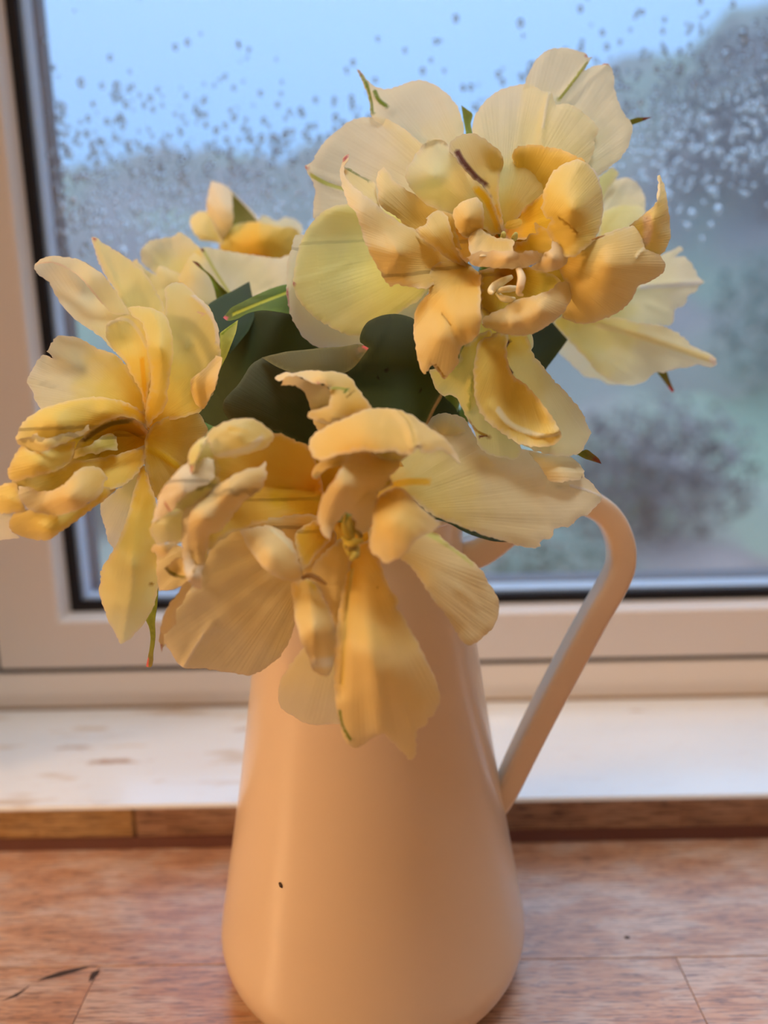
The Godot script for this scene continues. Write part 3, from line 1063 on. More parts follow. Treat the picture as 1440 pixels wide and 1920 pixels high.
func front_tulip() -> void:
	var t := thing("tulip", "peachy yellow double tulip drooping over the front of the white jug, lowest of the tulips", "tulip", Vector3(-0.0009, 0.197, 0.0701), "tulips in the enamel jug")
	t.basis = Basis(Vector3(0.99848, 0, -0.05519), Vector3(-0.01197, 0.97622, -0.21646), Vector3(0.05388, 0.21679, 0.97473))
	put("stem", tube(smooth_line([Vector3(0, 0, -0.016), Vector3(0.0011, 0.0116, -0.0265), Vector3(0.0025, 0.0037, -0.0443), Vector3(0.0034, -0.0593, -0.0689), Vector3(0.0048, -0.1478, -0.1045)], 8), [0.0042, 0.0030, 0.0030, 0.0028], 12), M.stem, t)
	petal(t, "petal", "gold", [-77, 79, 459], 6, 4,
		[-371, 249, -344, 278, -303, 298, -266, 304, -235, 290, -203, 267, -176, 263, -150, 248, -124, 238, -104, 226, -89, 185, -76, 140, -70, 79, -79, 18, -129, 4, -155, -14, -188, 10, -224, 15, -251, 12, -284, 0, -303, -4, -329, -16, -355, -34, -371, -55, -389, -23, -424, 28, -444, 64, -411, 103, -364, 142, -361, 199],
		[-77, 79, -82, -266, 304, -7, -104, 226, -61, -238, 179, -88, -422, 85, 42, -303, -3, 26, -155, -10, -67, -205, 91, -108, -362, 181, 26], [[[-247, 121, -185, 116, -96, 103], 11, -14]], [[[-67, 48, -128, 65, -197, 87], 70, "orange2"], [[-71, 40, -117, 57, -155, 74], 55, "orange"]])
	petal(t, "petal", "cream", [-73, 113, 459], 3, 4,
		[-373, 252, -362, 269, -340, 282, -313, 294, -285, 298, -258, 298, -236, 288, -216, 272, -197, 258, -200, 242, -212, 223, -229, 211, -254, 202, -278, 195, -296, 189, -316, 188, -344, 191, -351, 197, -359, 223, -372, 243],
		[-373, 248, 57, -286, 298, 32, -197, 258, 15, -296, 189, 80, -350, 197, 87, -276, 241, 111, -229, 215, 53], [[[-250, 289, -289, 275, -337, 253], 11, 10], [[-202, 250, -234, 232, -273, 212], 10, 9]], [[[-228, 240, -260, 212, -337, 195], 13, "white"], [[-308, 264, -265, 254], 15, "mid"]])
	petal(t, "petal", "limecream", [-199, 166, 294], 2, 0,
		[-416, 195, -411, 212, -397, 227, -380, 242, -363, 247, -367, 222, -372, 200, -383, 180, -393, 165, -394, 153, -402, 143, -409, 147, -406, 162, -412, 176],
		[-415, 191, 94, -365, 247, 87, -403, 145, 124, -384, 208, 126], [], [[[-372, 219, -376, 193, -388, 174], 5, "green"], [[-401, 164, -405, 144], 7, "pink"]])
	petal(t, "petal", "pinkcream", [-184, 124, 331], 4, 4,
		[-417, 180, -426, 174, -437, 159, -456, 139, -480, 113, -499, 90, -505, 73, -510, 41, -514, 22, -493, 35, -470, 45, -452, 54, -437, 69, -409, 93, -385, 111, -362, 122, -350, 137, -352, 189, -374, 190, -401, 174],
		[-417, 180, 84, -505, 73, 78, -512, 24, 97, -352, 187, 77, -350, 137, 96, -422, 122, 153, -458, 56, 120], [[[-485, 99, -470, 71, -458, 53], 6, -7], [[-474, 78, -439, 86, -409, 101], 11, 8]], [[[-472, 72, -464, 58, -457, 47], 3, "pink"], [[-485, 106, -463, 118], 4, "pink3"]])
	petal(t, "petal", "cream", [-228, 116, 331], 4, 4,
		[-519, 22, -495, 34, -464, 46, -433, 58, -429, 14, -438, -21, -448, -31, -475, -32, -494, -33, -510, -37, -517, -18, -524, 7],
		[-520, 21, 77, -434, 56, 71, -442, -24, 60, -510, -36, 56, -468, 5, 109], [], [])
	petal(t, "petal", "peach", [-309, 47, 257], 3, 4,
		[-526, -35, -511, -36, -482, -31, -456, -29, -472, -42, -485, -59, -505, -68, -520, -60, -536, -49],
		[-526, -35, 26, -457, -30, 19, -505, -67, 36, -492, -44, 57], [], [])
	petal(t, "petal", "limecream", [-191, 115, 331], 0, 4,
		[-362, 102, -329, 117, -341, 138, -354, 138, -393, 116, -430, 87, -458, 64, -438, 50, -404, 69],
		[-362, 102, 75, -354, 138, 76, -455, 61, 70, -401, 90, 93], [], [])
	petal(t, "petal", "peach2", [-119, 94, 367], 5, 4,
		[-361, 101, -321, 125, -286, 145, -253, 158, -233, 162, -219, 176, -215, 155, -217, 130, -227, 108, -244, 92, -265, 78, -283, 61, -298, 45, -312, 28, -326, 11, -341, -6, -362, -9, -368, -22, -372, -50, -382, -84, -386, -95, -399, -94, -410, -90, -416, -55, -421, -21, -415, 14, -408, 48, -392, 75],
		[-362, 102, 75, -219, 175, 73, -291, 58, 98, -341, -6, 94, -386, -94, 111, -414, -21, 111, -308, 84, 157, -365, 29, 164, -252, 126, 111], [[[-413, -38, -406, -73, -401, -92], 5, -8]], [[[-412, -59, -405, -87], 4, "mid"]])
	petal(t, "petal", "pinkcream", [-158, 78, 367], 3, 4,
		[-435, 44, -420, 70, -391, 97, -362, 104, -394, 74, -412, 48, -418, 14, -419, -21, -411, -63, -401, -90, -381, -90, -386, -111, -385, -129, -390, -152, -402, -149, -411, -133, -420, -115, -432, -82, -440, -38, -440, 4],
		[-364, 102, 65, -441, -3, 80, -410, 13, 112, -418, -89, 120, -391, -152, 100, -382, -91, 111, -402, -119, 150], [[[-403, -100, -395, -110, -404, -119], 6, 10]], [[[-401, -101, -398, -110], 3, "ochre"]])
	petal(t, "petal", "cream", [-233, 8, 220], 2, 4,
		[-379, -18, -354, -10, -330, -7, -323, -15, -356, -35, -371, -55, -378, -58],
		[-379, -18, 53, -327, -11, 35, -376, -57, 72], [], [])
	petal(t, "petal", "tan", [-45, 1, 485], 8, 4,
		[-306, 10, -353, -18, -392, -47, -419, -100, -450, -145, -494, -182, -528, -220, -549, -259, -561, -307, -563, -345, -549, -329, -538, -353, -519, -393, -501, -407, -450, -414, -374, -431, -307, -442, -262, -419, -219, -383, -183, -325, -162, -251, -129, -188, -72, -112, -39, -21, -82, 25, -201, 29],
		[-45, -6, -62, -352, -11, -56, -561, -315, -151, -501, -407, -189, -307, -440, -221, -163, -251, -132, -352, -196, -119, -192, -77, -80], [[[-502, -402, -453, -330, -405, -275], 12, 9]], [[[-499, -402, -466, -346, -430, -298], 7, "white"]])
	petal(t, "petal", "peach", [-191, 5, 404], 2, 1,
		[-446, -148, -461, -170, -481, -206, -499, -228, -502, -258, -521, -281, -539, -295, -550, -347, -554, -329, -551, -289, -534, -249, -513, -207, -487, -172, -465, -144],
		[-454, -148, -83, -550, -346, -121, -548, -284, -100, -500, -243, -87, -516, -240, -67], [], [[[-550, -326, -551, -347], 5, "pink"]])
	petal(t, "petal", "peach", [-448, 15, 184], 5, 4,
		[-510, -101, -506, -95, -499, -90, -489, -81, -474, -72, -452, -77, -444, -113, -450, -130, -484, -131, -504, -119],
		[-509, -102, -5, -474, -72, -13, -449, -127, 8, -491, -107, -54], [], [[[-510, -101, -502, -116, -481, -127, -450, -130], 10, "green3"]])
	petal(t, "petal", "tan2", [-353, 11, 269], 4, 4,
		[-557, -52, -557, -170, -521, -170, -495, -162, -458, -140, -457, -68, -494, -38],
		[-557, -52, -106, -557, -168, -128, -462, -138, -83, -497, -77, -84], [], [])
	petal(t, "petal", "peach2", [-109, -158, 257], 5, 4,
		[-298, -4, -289, -1, -268, 2, -244, 4, -223, 6, -197, -4, -174, -21, -152, -47, -142, -81, -129, -119, -126, -135, -142, -141, -162, -144, -191, -129, -217, -110, -244, -86, -274, -52, -289, -27],
		[-298, -4, 26, -223, 6, 0, -127, -133, 52, -274, -52, 37, -174, -21, 22, -203, -63, 110], [[[-223, 5, -180, -33, -148, -73, -129, -121], 9, 9]], [[[-214, -4, -173, -37, -148, -70], 8, "cream"]])
	put("filament", tube(smooth_line([Vector3(-0.01304, -0.01378, 0.0062), Vector3(-0.01101, -0.0129, 0.0073), Vector3(-0.00888, -0.01378, 0.00839), Vector3(-0.00658, -0.0154, 0.00947)], 6), [0.00039, 0.00072, 0.00072, 0.00028], 10, 0.6), tint("brown"), t)
	petal(t, "petal", "deep2", [-75, -16, 169], 3, 4,
		[-151, -17, -127, 4, -88, 20, -73, -5, -53, -35, -79, -64, -101, -88, -123, -116, -130, -120, -141, -87, -150, -54],
		[-78, 3, -44, -149, -17, -27, -127, -117, 22, -105, -45, -15], [], [])
	petal(t, "petal", "peach", [-117, -74, 329], 4, 4,
		[-164, -149, -136, -143, -113, -142, -95, -157, -77, -193, -60, -224, -50, -259, -47, -292, -47, -341, -56, -362, -60, -390, -74, -398, -91, -393, -107, -378, -113, -356, -128, -317, -143, -273, -153, -234, -159, -191],
		[-140, -144, 31, -155, -222, 49, -83, -393, 70, -47, -332, 43, -77, -193, 43, -99, -260, 122], [[[-118, -156, -104, -240, -98, -349], 11, 8]], [[[-105, -357, -60, -364], 28, "white"], [[-118, -142, -95, -170], 12, "gold"]])
	petal(t, "petal", "peach2", [-28, -50, 375], 3, 4,
		[-132, -122, -90, -90, -51, -54, -22, -31, -4, -50, -7, -138, -28, -220, -43, -309, -49, -309, -53, -271, -61, -229, -78, -191, -96, -158, -114, -144],
		[-23, -36, -22, -131, -122, -8, -47, -304, 13, -17, -160, 27, -72, -136, 15], [[[-29, -91, -46, -205], 9, 6]], [])
	petal(t, "petal", "peach", [6, -37, 587], 5, 4,
		[-11, -110, 4, -79, 27, -52, 53, -43, 61, -71, 78, -99, 90, -140, 102, -172, 124, -213, 120, -221, 139, -252, 155, -288, 177, -329, 199, -378, 219, -420, 229, -461, 234, -482, 224, -510, 214, -531, 197, -533, 195, -550, 170, -562, 164, -587, 165, -629, 160, -652, 142, -653, 131, -635, 117, -620, 94, -588, 71, -564, 43, -578, 15, -597, -3, -605, -21, -594, -34, -571, -42, -537, -50, -488, -53, -427, -51, -357, -44, -289, -33, -216, -19, -151],
		[15, -61, -20, -51, -381, 72, 22, -327, 146, 229, -471, 23, 151, -637, -3, -3, -602, 30, 123, -217, 62, 81, -396, 138, 78, -108, 22], [[[8, -115, -15, -245, -35, -449], 12, -13], [[62, -553, 48, -327, 38, -161], 28, 7]], [[[-41, -495, -36, -536, -12, -582], 7, "green"], [[3, -124, -17, -254, -32, -425], 10, "ochre2"], [[70, -170, 71, -171], 3, "ochre"]])
	petal(t, "petal", "tan3", [-8, -161, 422], 6, 4,
		[-123, -330, -184, -394, -212, -442, -225, -492, -220, -533, -187, -562, -148, -583, -107, -589, -41, -579, -36, -450, -42, -330, -79, -307],
		[-80, -316, -49, -224, -492, -138, -107, -588, -174, -43, -504, -70, -138, -453, -74], [], [])
	petal(t, "petal", "peach3", [35, -24, 446], 5, 4,
		[53, -53, 101, -55, 137, -97, 164, -118, 189, -155, 220, -207, 258, -257, 293, -314, 308, -340, 331, -353, 350, -347, 372, -333, 406, -312, 424, -280, 429, -236, 416, -210, 395, -174, 375, -141, 335, -102, 286, -66, 249, -31, 202, 0, 105, 3, 50, -15],
		[54, -34, -58, 137, -97, -25, 331, -352, -51, 428, -246, -105, 335, -102, -66, 236, -171, 8], [[[296, -189, 353, -243], 14, 5]], [[[215, -25, 286, -69, 344, -115], 19, "lime3"]])
	petal(t, "petal", "tan3", [46, 37, 633], 6, 4,
		[251, 305, 275, 335, 301, 345, 335, 344, 365, 338, 379, 330, 390, 310, 406, 268, 451, 249, 560, 231, 672, 207, 726, 200, 746, 178, 755, 147, 755, 133, 774, 112, 789, 88, 797, 64, 789, 49, 757, 27, 738, 11, 688, -8, 676, -21, 615, -33, 603, -54, 572, -64, 561, -70, 563, -82, 536, -85, 508, -80, 461, -65, 383, -40, 313, -12, 230, 26, 174, 71, 110, 48, 24, 9, 12, 34, 83, 118, 157, 196, 224, 239],
		[33, 25, -78, 296, 344, -301, 559, 226, -331, 792, 59, -263, 522, -84, -118, 230, 27, -49, 401, 111, -140, 647, 85, -229, 155, 168, -110], [[[628, 109, 702, 99, 795, 63], 7, 10], [[651, 102, 718, 79, 786, 57], 6, 7]], [[[134, 111, 173, 119, 229, 117], 20, "orange"], [[692, 101, 750, 83, 793, 64], 7, "white"]])
	petal(t, "petal", "white2", [224, 158, 245], 4, 4,
		[251, 305, 273, 334, 299, 344, 332, 341, 352, 310, 377, 279, 346, 271, 316, 265, 284, 272, 259, 291],
		[252, 303, -254, 299, 343, -291, 376, 279, -259, 310, 294, -246], [], [])
	petal(t, "petal", "peach", [224, 158, 449], 4, 4,
		[569, 212, 651, 198, 711, 196, 732, 174, 740, 139, 730, 124, 714, 118, 675, 112, 635, 110, 613, 115, 592, 164],
		[568, 210, -261, 711, 196, -295, 737, 134, -245, 614, 116, -190, 652, 152, -208], [[[702, 189, 725, 134], 6, 7]], [[[724, 126, 720, 109], 3, "brown"]])
	petal(t, "petal", "tan", [11, 198, 233], 2, 4,
		[-179, 400, -173, 410, -133, 414, -99, 399, -73, 398, -50, 391, -40, 377, -36, 348, -17, 294, -34, 282, -78, 267, -88, 286, -102, 339, -108, 365, -117, 382, -139, 395],
		[-178, 401, -42, -99, 398, 2, -82, 272, -59, -25, 294, -57, -73, 361, -118], [], [])
	petal(t, "petal", "peach", [52, 280, 310], 4, 4,
		[-199, 426, -184, 435, -139, 438, -101, 445, -60, 435, -21, 436, 3, 429, 22, 413, 33, 390, 48, 363, 63, 342, 74, 323, 50, 312, 14, 295, -13, 282, -35, 273, -65, 277, -84, 286, -104, 296, -104, 306, -80, 314, -49, 327, -39, 356, -45, 376, -59, 387, -75, 388, -99, 397, -127, 417, -158, 415, -187, 411, -196, 418],
		[-199, 424, -62, -101, 446, -78, 3, 429, -63, 70, 325, -12, -104, 301, 40, -45, 369, 24, -59, 404, 24, 0, 335, 35, -138, 422, -20], [[[-48, 388, -48, 368, -33, 373], 6, 8], [[2, 381, 1, 358], 5, -5], [[21, 379, 12, 350], 5, -5]], [[[-72, 388, -60, 376, -50, 373], 5, "pink"], [[-45, 374, -18, 376, 5, 374], 7, "green2"], [[-3, 364, 7, 379], 4, "green"], [[5, 351, 25, 372], 3, "ochre"]])
	petal(t, "petal", "gold2", [44, 157, 295], 5, 4,
		[-98, 228, -88, 241, -62, 258, -35, 273, -1, 287, 33, 304, 69, 317, 104, 319, 134, 312, 161, 305, 186, 289, 210, 267, 233, 245, 255, 229, 272, 210, 286, 190, 294, 167, 298, 147, 283, 163, 260, 181, 240, 188, 208, 179, 189, 176, 185, 195, 167, 179, 155, 174, 134, 176, 109, 184, 88, 182, 70, 179, 45, 185, 24, 184, -4, 182, -25, 179, -43, 172, -69, 168, -87, 178, -96, 199],
		[-98, 223, 99, 69, 317, 28, 186, 289, 43, 297, 148, 116, 24, 184, 194, 155, 174, 190, -69, 169, 160, 48, 242, 156, 211, 210, 143], [[[132, 309, 159, 262, 168, 186], 8, 13], [[153, 305, 179, 267, 182, 198], 7, 11]], [[[143, 307, 167, 267, 174, 198], 5, "gold3"], [[176, 194, 187, 194], 5, "ochre"]])
	petal(t, "petal", "olive2", [49, 138, 194], 0, 4,
		[63, 196, 114, 193, 160, 182, 145, 169, 104, 174, 78, 183],
		[63, 194, 86, 160, 182, 110, 104, 174, 68], [], [])
	petal(t, "petal", "peach", [16, 131, 163], 3, 4,
		[-93, 144, -84, 160, -67, 172, -38, 186, 5, 196, -3, 171, -27, 153, -49, 151, -64, 143, -82, 125, -91, 126],
		[-91, 138, 98, -38, 186, 81, 3, 192, 43, -49, 161, 120], [], [])
	petal(t, "petal", "peach2", [72, 201, 271], 5, 4,
		[3, 187, 30, 196, 60, 199, 82, 186, 104, 174, 141, 167, 141, 155, 129, 140, 110, 127, 116, 114, 117, 105, 93, 92, 77, 81, 74, 55, 67, 26, 57, 0, 48, -19, 33, -22, 19, -10, 14, 9, 5, 27, -7, 36, -31, 7, -46, -14, -51, -32, -61, -29, -75, -7, -81, 19, -78, 45, -69, 73, -53, 96, -31, 120, -16, 146, -3, 170],
		[57, 197, 56, -54, -30, 157, -78, 30, 127, 141, 163, 79, 41, -20, 102, 1, 97, 192, 81, 92, 105, -5, 35, 140, 36, 74, 123], [[[51, 85, 21, 67, -1, 38], 10, -12], [[-5, 158, -28, 99, -56, 22], 19, 6]], [[[112, 117, 97, 95, 77, 81], 7, "olive"]])
	petal(t, "petal", "peach", [83, 94, 271], 4, 4,
		[76, 72, 97, 87, 120, 98, 138, 95, 155, 82, 175, 55, 207, 25, 240, -4, 215, -23, 190, -30, 166, -47, 144, -71, 129, -84, 108, -91, 88, -99, 73, -83, 54, -72, 56, -18, 65, 33],
		[82, 74, 85, 131, 97, 88, 239, -4, 111, 88, -98, 183, 55, -54, 152, 111, 9, 185, 168, -21, 178], [[[96, 69, 151, 48, 203, 21], 16, 9]], [])
	put("pistil", tube(smooth_line([Vector3(0.00055, 0.00213, 0.00206), Vector3(0.00005, -0.00167, 0.00598), Vector3(-0.00026, -0.00535, 0.00891), Vector3(0.00021, -0.00792, 0.0099)], 6), [0.00083, 0.00138, 0.00165, 0.00083], 10, 0.6), tint("pistil2"), t)
	put("anther", tube(smooth_line([Vector3(-0.00095, 0.00292, 0.00401), Vector3(-0.00138, 0.00026, 0.00895), Vector3(-0.0007, -0.00197, 0.01095), Vector3(0.00035, -0.00348, 0.01097)], 6), [0.00033, 0.00077, 0.00105, 0.00044], 10, 0.6), tint("olive"), t)
	put("anther", tube(smooth_line([Vector3(-0.00186, -0.00308, 0.00788), Vector3(-0.00006, -0.00473, 0.01194), Vector3(0.00179, -0.00424, 0.01203), Vector3(0.00345, -0.00413, 0.0111)], 6), [0.00055, 0.00110, 0.00099, 0.00039], 10, 0.6), tint("olive"), t)
	put("anther", tube(smooth_line([Vector3(-0.00122, -0.00609, 0.00786), Vector3(-0.00027, -0.00563, 0.01191), Vector3(0.00174, -0.0057, 0.012)], 6), [0.00055, 0.00110, 0.00055], 10, 0.6), tint("shade"), t)
	put("anther", tube(smooth_line([Vector3(0.00178, -0.00581, 0.008), Vector3(0.00132, -0.00752, 0.01195), Vector3(-0.00001, -0.00907, 0.01287)], 6), [0.00088, 0.00110, 0.00039], 10, 0.6), tint("pistil2"), t)
	put("anther", tube(smooth_line([Vector3(0.00131, 0.00209, 0.0031), Vector3(0.00196, -0.00098, 0.00508), Vector3(0.00299, -0.00326, 0.00709)], 6), [0.00066, 0.00121, 0.00055], 10, 0.6), tint("shade"), t)
	petal(t, "petal", "deep", [24, 65, 233], 0, 0,
		[-118, 232, 13, 237, 135, 207, 176, 99, 130, 27, 52, -61, -46, -73, -118, -6, -156, 110],
		[-118, 232, -122, 134, 203, -111, 7, 65, -179, -46, -69, -103, 172, 99, -111], [], [])
	petal(t, "petal", "limecream", [-200, 82, 367], 0, 0,
		[-424, 191, -377, 249, -358, 195, -363, 137, -403, 90, -439, 51, -439, -4, -386, -45, -402, -105, -428, -125, -447, -68, -455, -28, -509, -30, -525, 6, -510, 74, -470, 141],
		[-424, 191, 24, -378, 245, 7, -363, 137, -14, -428, -122, 39, -523, 6, 26, -449, 69, 1], [], [])
	petal(t, "leaf", "leaf", [-30, 257, 441], 8, 0,
		[-375, 391, -355, 418, -333, 440, -311, 474, -290, 509, -257, 532, -190, 547, -106, 550, -7, 545, 57, 542, 75, 531, 49, 505, 18, 483, 1, 456, -7, 393, -5, 314, -65, 257, -122, 261, -165, 282, -229, 308, -280, 325, -332, 337, -359, 340, -374, 359],
		[-376, 380, -251, -257, 533, -284, 57, 537, -189, -122, 261, -382, -275, 413, -266, -5, 314, -416, -142, 419, -320, -107, 548, -266], [], [])
	petal(t, "leaf", "leafpale", [-26, 227, 441], 3, 0,
		[-256, 530, -189, 544, -106, 548, -7, 545, 58, 542, 75, 530, 48, 496, 18, 470, -4, 461, -52, 465, -106, 472, -161, 474, -211, 497],
		[-256, 529, -274, -106, 548, -256, 73, 531, -178, 1, 463, -203, -161, 475, -230, -78, 503, -216], [[[31, 535, 35, 512, 51, 502], 7, 6]], [[[46, 527, 73, 532], 17, "papery"], [[60, 536, 74, 526], 5, "pink"]])
	petal(t, "leaf", "leafdark", [178, 73, 367], 2, 0,
		[181, 91, 236, 28, 327, -13, 402, -41, 489, -67, 448, -64, 379, -47, 338, -30, 298, -7, 257, 9, 208, 28, 158, 64],
		[179, 82, -131, 327, -14, -146, 489, -67, -219, 298, -5, -127, 380, -45, -154], [], [])

func left_tulip() -> void:
	var t := thing("tulip", "yellow double tulip at the far left, facing left in front of the white window frame", "tulip", Vector3(-0.0634, 0.2221, 0.042), "tulips in the enamel jug")
	t.basis = Basis(Vector3(0.95389, 0, -0.30014), Vector3(-0.0254, 0.99641, -0.08073), Vector3(0.29906, 0.08463, 0.95047))
	put("stem", tube(smooth_line([Vector3(0, 0, -0.02), Vector3(0.0202, -0.0031, -0.0193), Vector3(0.0449, -0.0295, -0.0204), Vector3(0.0516, -0.0958, -0.0288), Vector3(0.0617, -0.1893, -0.0408)], 8), [0.0042, 0.0030, 0.0030, 0.0028], 12), M.stem, t)
	petal(t, "petal", "pale", [3, 78, 520], 5, 4,
		[-315, 556, -306, 566, -287, 581, -259, 589, -223, 589, -186, 586, -155, 574, -128, 555, -101, 530, -79, 495, -57, 455, -36, 412, -22, 380, 4, 317, 19, 214, 6, 78, -3, 79, -10, 127, -34, 176, -58, 227, -83, 258, -96, 274, -114, 301, -145, 329, -181, 357, -212, 388, -238, 425, -259, 466, -275, 506, -300, 524],
		[3, 78, -72, -315, 556, -376, -213, 589, -392, -57, 454, -327, -225, 420, -353, -96, 274, -232, -170, 477, -438, -24, 319, -258], [], [])
	petal(t, "petal", "pale", [3, 82, 520], 2, 1,
		[-315, 554, -304, 563, -284, 576, -256, 582, -220, 583, -184, 578, -151, 559, -124, 535, -98, 513, -77, 484, -56, 451, -36, 410, -25, 384, -62, 380, -84, 391, -110, 421, -134, 453, -159, 492, -191, 527, -226, 548, -262, 557, -295, 557],
		[-315, 554, -370, -212, 584, -369, -56, 451, -306, -26, 381, -277, -191, 527, -335, -110, 421, -297, -144, 501, -291, -256, 569, -344], [], [[[-300, 558, -226, 551, -159, 492, -110, 421], 7, "pink3"]])
	petal(t, "petal", "mid3", [7, 117, 520], 6, 4,
		[-136, 689, -125, 691, -105, 675, -72, 648, -33, 617, -5, 590, 23, 562, 49, 520, 73, 461, 88, 409, 88, 365, 56, 264, 16, 116, 2, 117, -9, 272, -32, 406, -60, 476, -82, 522, -99, 556, -117, 594, -127, 654],
		[7, 117, -118, -135, 689, -549, -5, 590, -455, 87, 398, -277, -81, 532, -492, -5, 459, -418], [[[-130, 686, -95, 608, -37, 441], 9, 8]], [[[-135, 689, -120, 679], 6, "pink"], [[-133, 686, -124, 637, -99, 561], 5, "white"]])
	petal(t, "petal", "mid3", [2, 5, 475], 6, 4,
		[86, 354, 92, 419, 99, 463, 110, 471, 139, 479, 157, 470, 172, 447, 186, 416, 204, 390, 219, 354, 228, 319, 234, 280, 233, 244, 233, 209, 227, 170, 213, 121, 193, 82, 165, 50, 115, 33, 52, 18, 5, 2, 0, 9, 7, 70, 38, 163, 64, 257],
		[2, 5, -63, 100, 463, -218, 140, 479, -229, 233, 244, 50, 165, 51, 1, 151, 255, -134, 73, 257, -137, 219, 354, -11], [[[173, 417, 201, 370, 223, 311, 222, 216], 12, 16]], [[[177, 413, 205, 368, 227, 310, 228, 246], 10, "white"], [[184, 359, 203, 347], 4, "pink3"]])
	petal(t, "petal", "peach", [2, 5, 407], 4, 4,
		[219, 213, 230, 206, 221, 165, 206, 117, 188, 80, 165, 50, 153, 70, 143, 108, 145, 147, 168, 167, 194, 184],
		[225, 208, 62, 146, 145, -27, 165, 50, 22, 188, 137, 71], [], [])
	petal(t, "petal", "mid3", [2, 4, 407], 7, 4,
		[-26, 388, -3, 392, 29, 385, 54, 372, 81, 351, 93, 317, 98, 268, 92, 212, 79, 158, 68, 110, 60, 67, 44, 47, 21, 26, 4, 4, 0, 23, 3, 76, 19, 119, 25, 176, 20, 222, 20, 282, 7, 335, -18, 363],
		[2, 7, -42, -17, 381, -159, 79, 349, -63, 94, 241, 19, 20, 222, -1, 54, 237, 70, 58, 72, 71, 9, 89, 12], [[[44, 362, 64, 287, 60, 195, 28, 65], 18, 10]], [[[28, 114, 40, 108], 7, "mid"]])
	petal(t, "petal", "mid3", [1, 50, 407], 3, 4,
		[-97, 325, -87, 342, -64, 353, -27, 362, -1, 348, 19, 318, 24, 269, 25, 224, 26, 178, 12, 113, 2, 46, -2, 73, -10, 123, -33, 171, -52, 221, -81, 257, -98, 295],
		[1, 50, -48, -97, 326, -155, -27, 361, -138, 24, 224, -21, -52, 221, -117, -21, 278, -147], [[[-95, 329, -65, 346, -30, 333, -1, 294, 22, 244], 11, 6]], [[[-92, 333, -60, 348, -24, 342, 4, 302, 22, 249], 10, "cream"], [[4, 213, 4, 136, 1, 59], 12, "orange"]])
	petal(t, "petal", "white2", [-3, 55, 430], 7, 4,
		[-290, 264, -272, 289, -251, 311, -220, 312, -189, 305, -159, 287, -124, 263, -96, 253, -74, 240, -53, 215, -30, 166, -10, 127, 3, 74, -3, 46, -50, 72, -95, 79, -140, 81, -192, 74, -245, 72, -284, 69, -310, 76, -327, 108, -340, 142, -350, 157, -340, 195, -323, 228, -306, 250, -291, 252, -269, 244, -278, 252],
		[-3, 55, -60, -349, 157, -209, -251, 311, -241, -96, 253, -187, -192, 214, -285, -78, 146, -168, -310, 77, -145, -192, 74, -130], [[[-307, 163, -247, 147, -175, 117], 6, 9], [[-302, 175, -238, 165], 5, 6]], [])
	petal(t, "petal", "yellow3", [-1, 18, 385], 6, 4,
		[-362, -13, -355, 12, -343, 37, -318, 56, -291, 74, -259, 86, -218, 96, -177, 104, -139, 105, -96, 98, -55, 84, -21, 65, 1, 36, 2, -1, -24, 23, -53, 38, -87, 39, -121, 27, -156, 7, -188, -13, -218, -20, -243, -31, -286, -46, -319, -49, -341, -35, -357, -26],
		[-1, 18, -55, -362, -13, 40, -259, 87, -26, -139, 105, -55, -21, 65, -67, -235, 32, 104, -118, 62, 20, -286, -46, 57, -156, 7, 15], [[[-287, 18, -266, 42, -220, 71, -160, 87], 18, 12]], [[[-55, 70, -18, 50, 0, 22], 27, "orange"]])
	petal(t, "petal", "cream3", [-3, -10, 385], 3, 4,
		[-360, -13, -337, -7, -317, -6, -301, 4, -289, -7, -260, -11, -222, 0, -192, 2, -176, 10, -168, 21, -159, 23, -162, 7, -177, -6, -201, -16, -224, -27, -247, -35, -280, -47, -316, -49, -340, -36, -356, -26],
		[-360, -13, 51, -301, 4, 88, -222, 0, 102, -159, 22, 65, -276, -28, 131, -317, -48, 69, -201, -16, 89], [[[-307, -11, -300, -32], 6, 7]], [])
	petal(t, "petal", "yellow3", [-4, -23, 430], 5, 4,
		[-390, -120, -395, -109, -382, -79, -367, -55, -351, -32, -323, -44, -282, -45, -244, -29, -203, -23, -209, -59, -220, -82, -247, -100, -274, -110, -318, -116, -359, -128, -382, -129],
		[-396, -109, 32, -351, -32, 46, -206, -25, 47, -220, -80, 70, -301, -77, 119, -382, -128, 49], [], [])
	petal(t, "petal", "olive", [-4, -19, 280], 0, 4,
		[-202, -35, -175, -3, -142, 22, -106, 38, -58, 41, -20, 23, 4, -10, -10, -43, -46, -56, -95, -76, -140, -83, -195, -85, -228, -87, -216, -60],
		[-3, -15, -62, -175, -3, -10, -106, 38, -58, -220, -83, -13, -134, -18, -164, -64, -7, -145], [], [[[-186, -23, -145, 6, -100, 25, -46, 29], 12, "shade"], [[-82, -40, -44, -32, -4, -24], 12, "orange"]])  # recess petal: its shade is put into the olive tone and top streak
	petal(t, "petal", "olive2", [-4, -19, 280], 3, 4,
		[-209, -52, -184, -44, -167, -41, -150, -28, -129, -14, -108, -8, -94, -14, -91, -37, -88, -57, -111, -57, -127, -58, -148, -66, -164, -62, -187, -70, -218, -78],
		[-213, -69, 8, -108, -9, -10, -90, -54, 1, -150, -46, 45], [[[-150, -28, -131, -47], 9, 8]], [])
	petal(t, "petal", "yellow3", [-9, -56, 407], 3, 4,
		[-387, -131, -327, -118, -254, -102, -214, -82, -173, -83, -131, -77, -88, -71, -44, -59, -6, -44, -14, -96, -41, -134, -77, -161, -111, -174, -141, -178, -179, -197, -261, -211, -338, -188, -374, -157],
		[-9, -51, -49, -387, -131, 27, -254, -102, 31, -131, -79, -8, -50, -134, 2, -115, -173, 50, -218, -139, 15, -297, -166, 58], [[[-174, -90, -108, -112, -30, -99], 12, -7]], [])
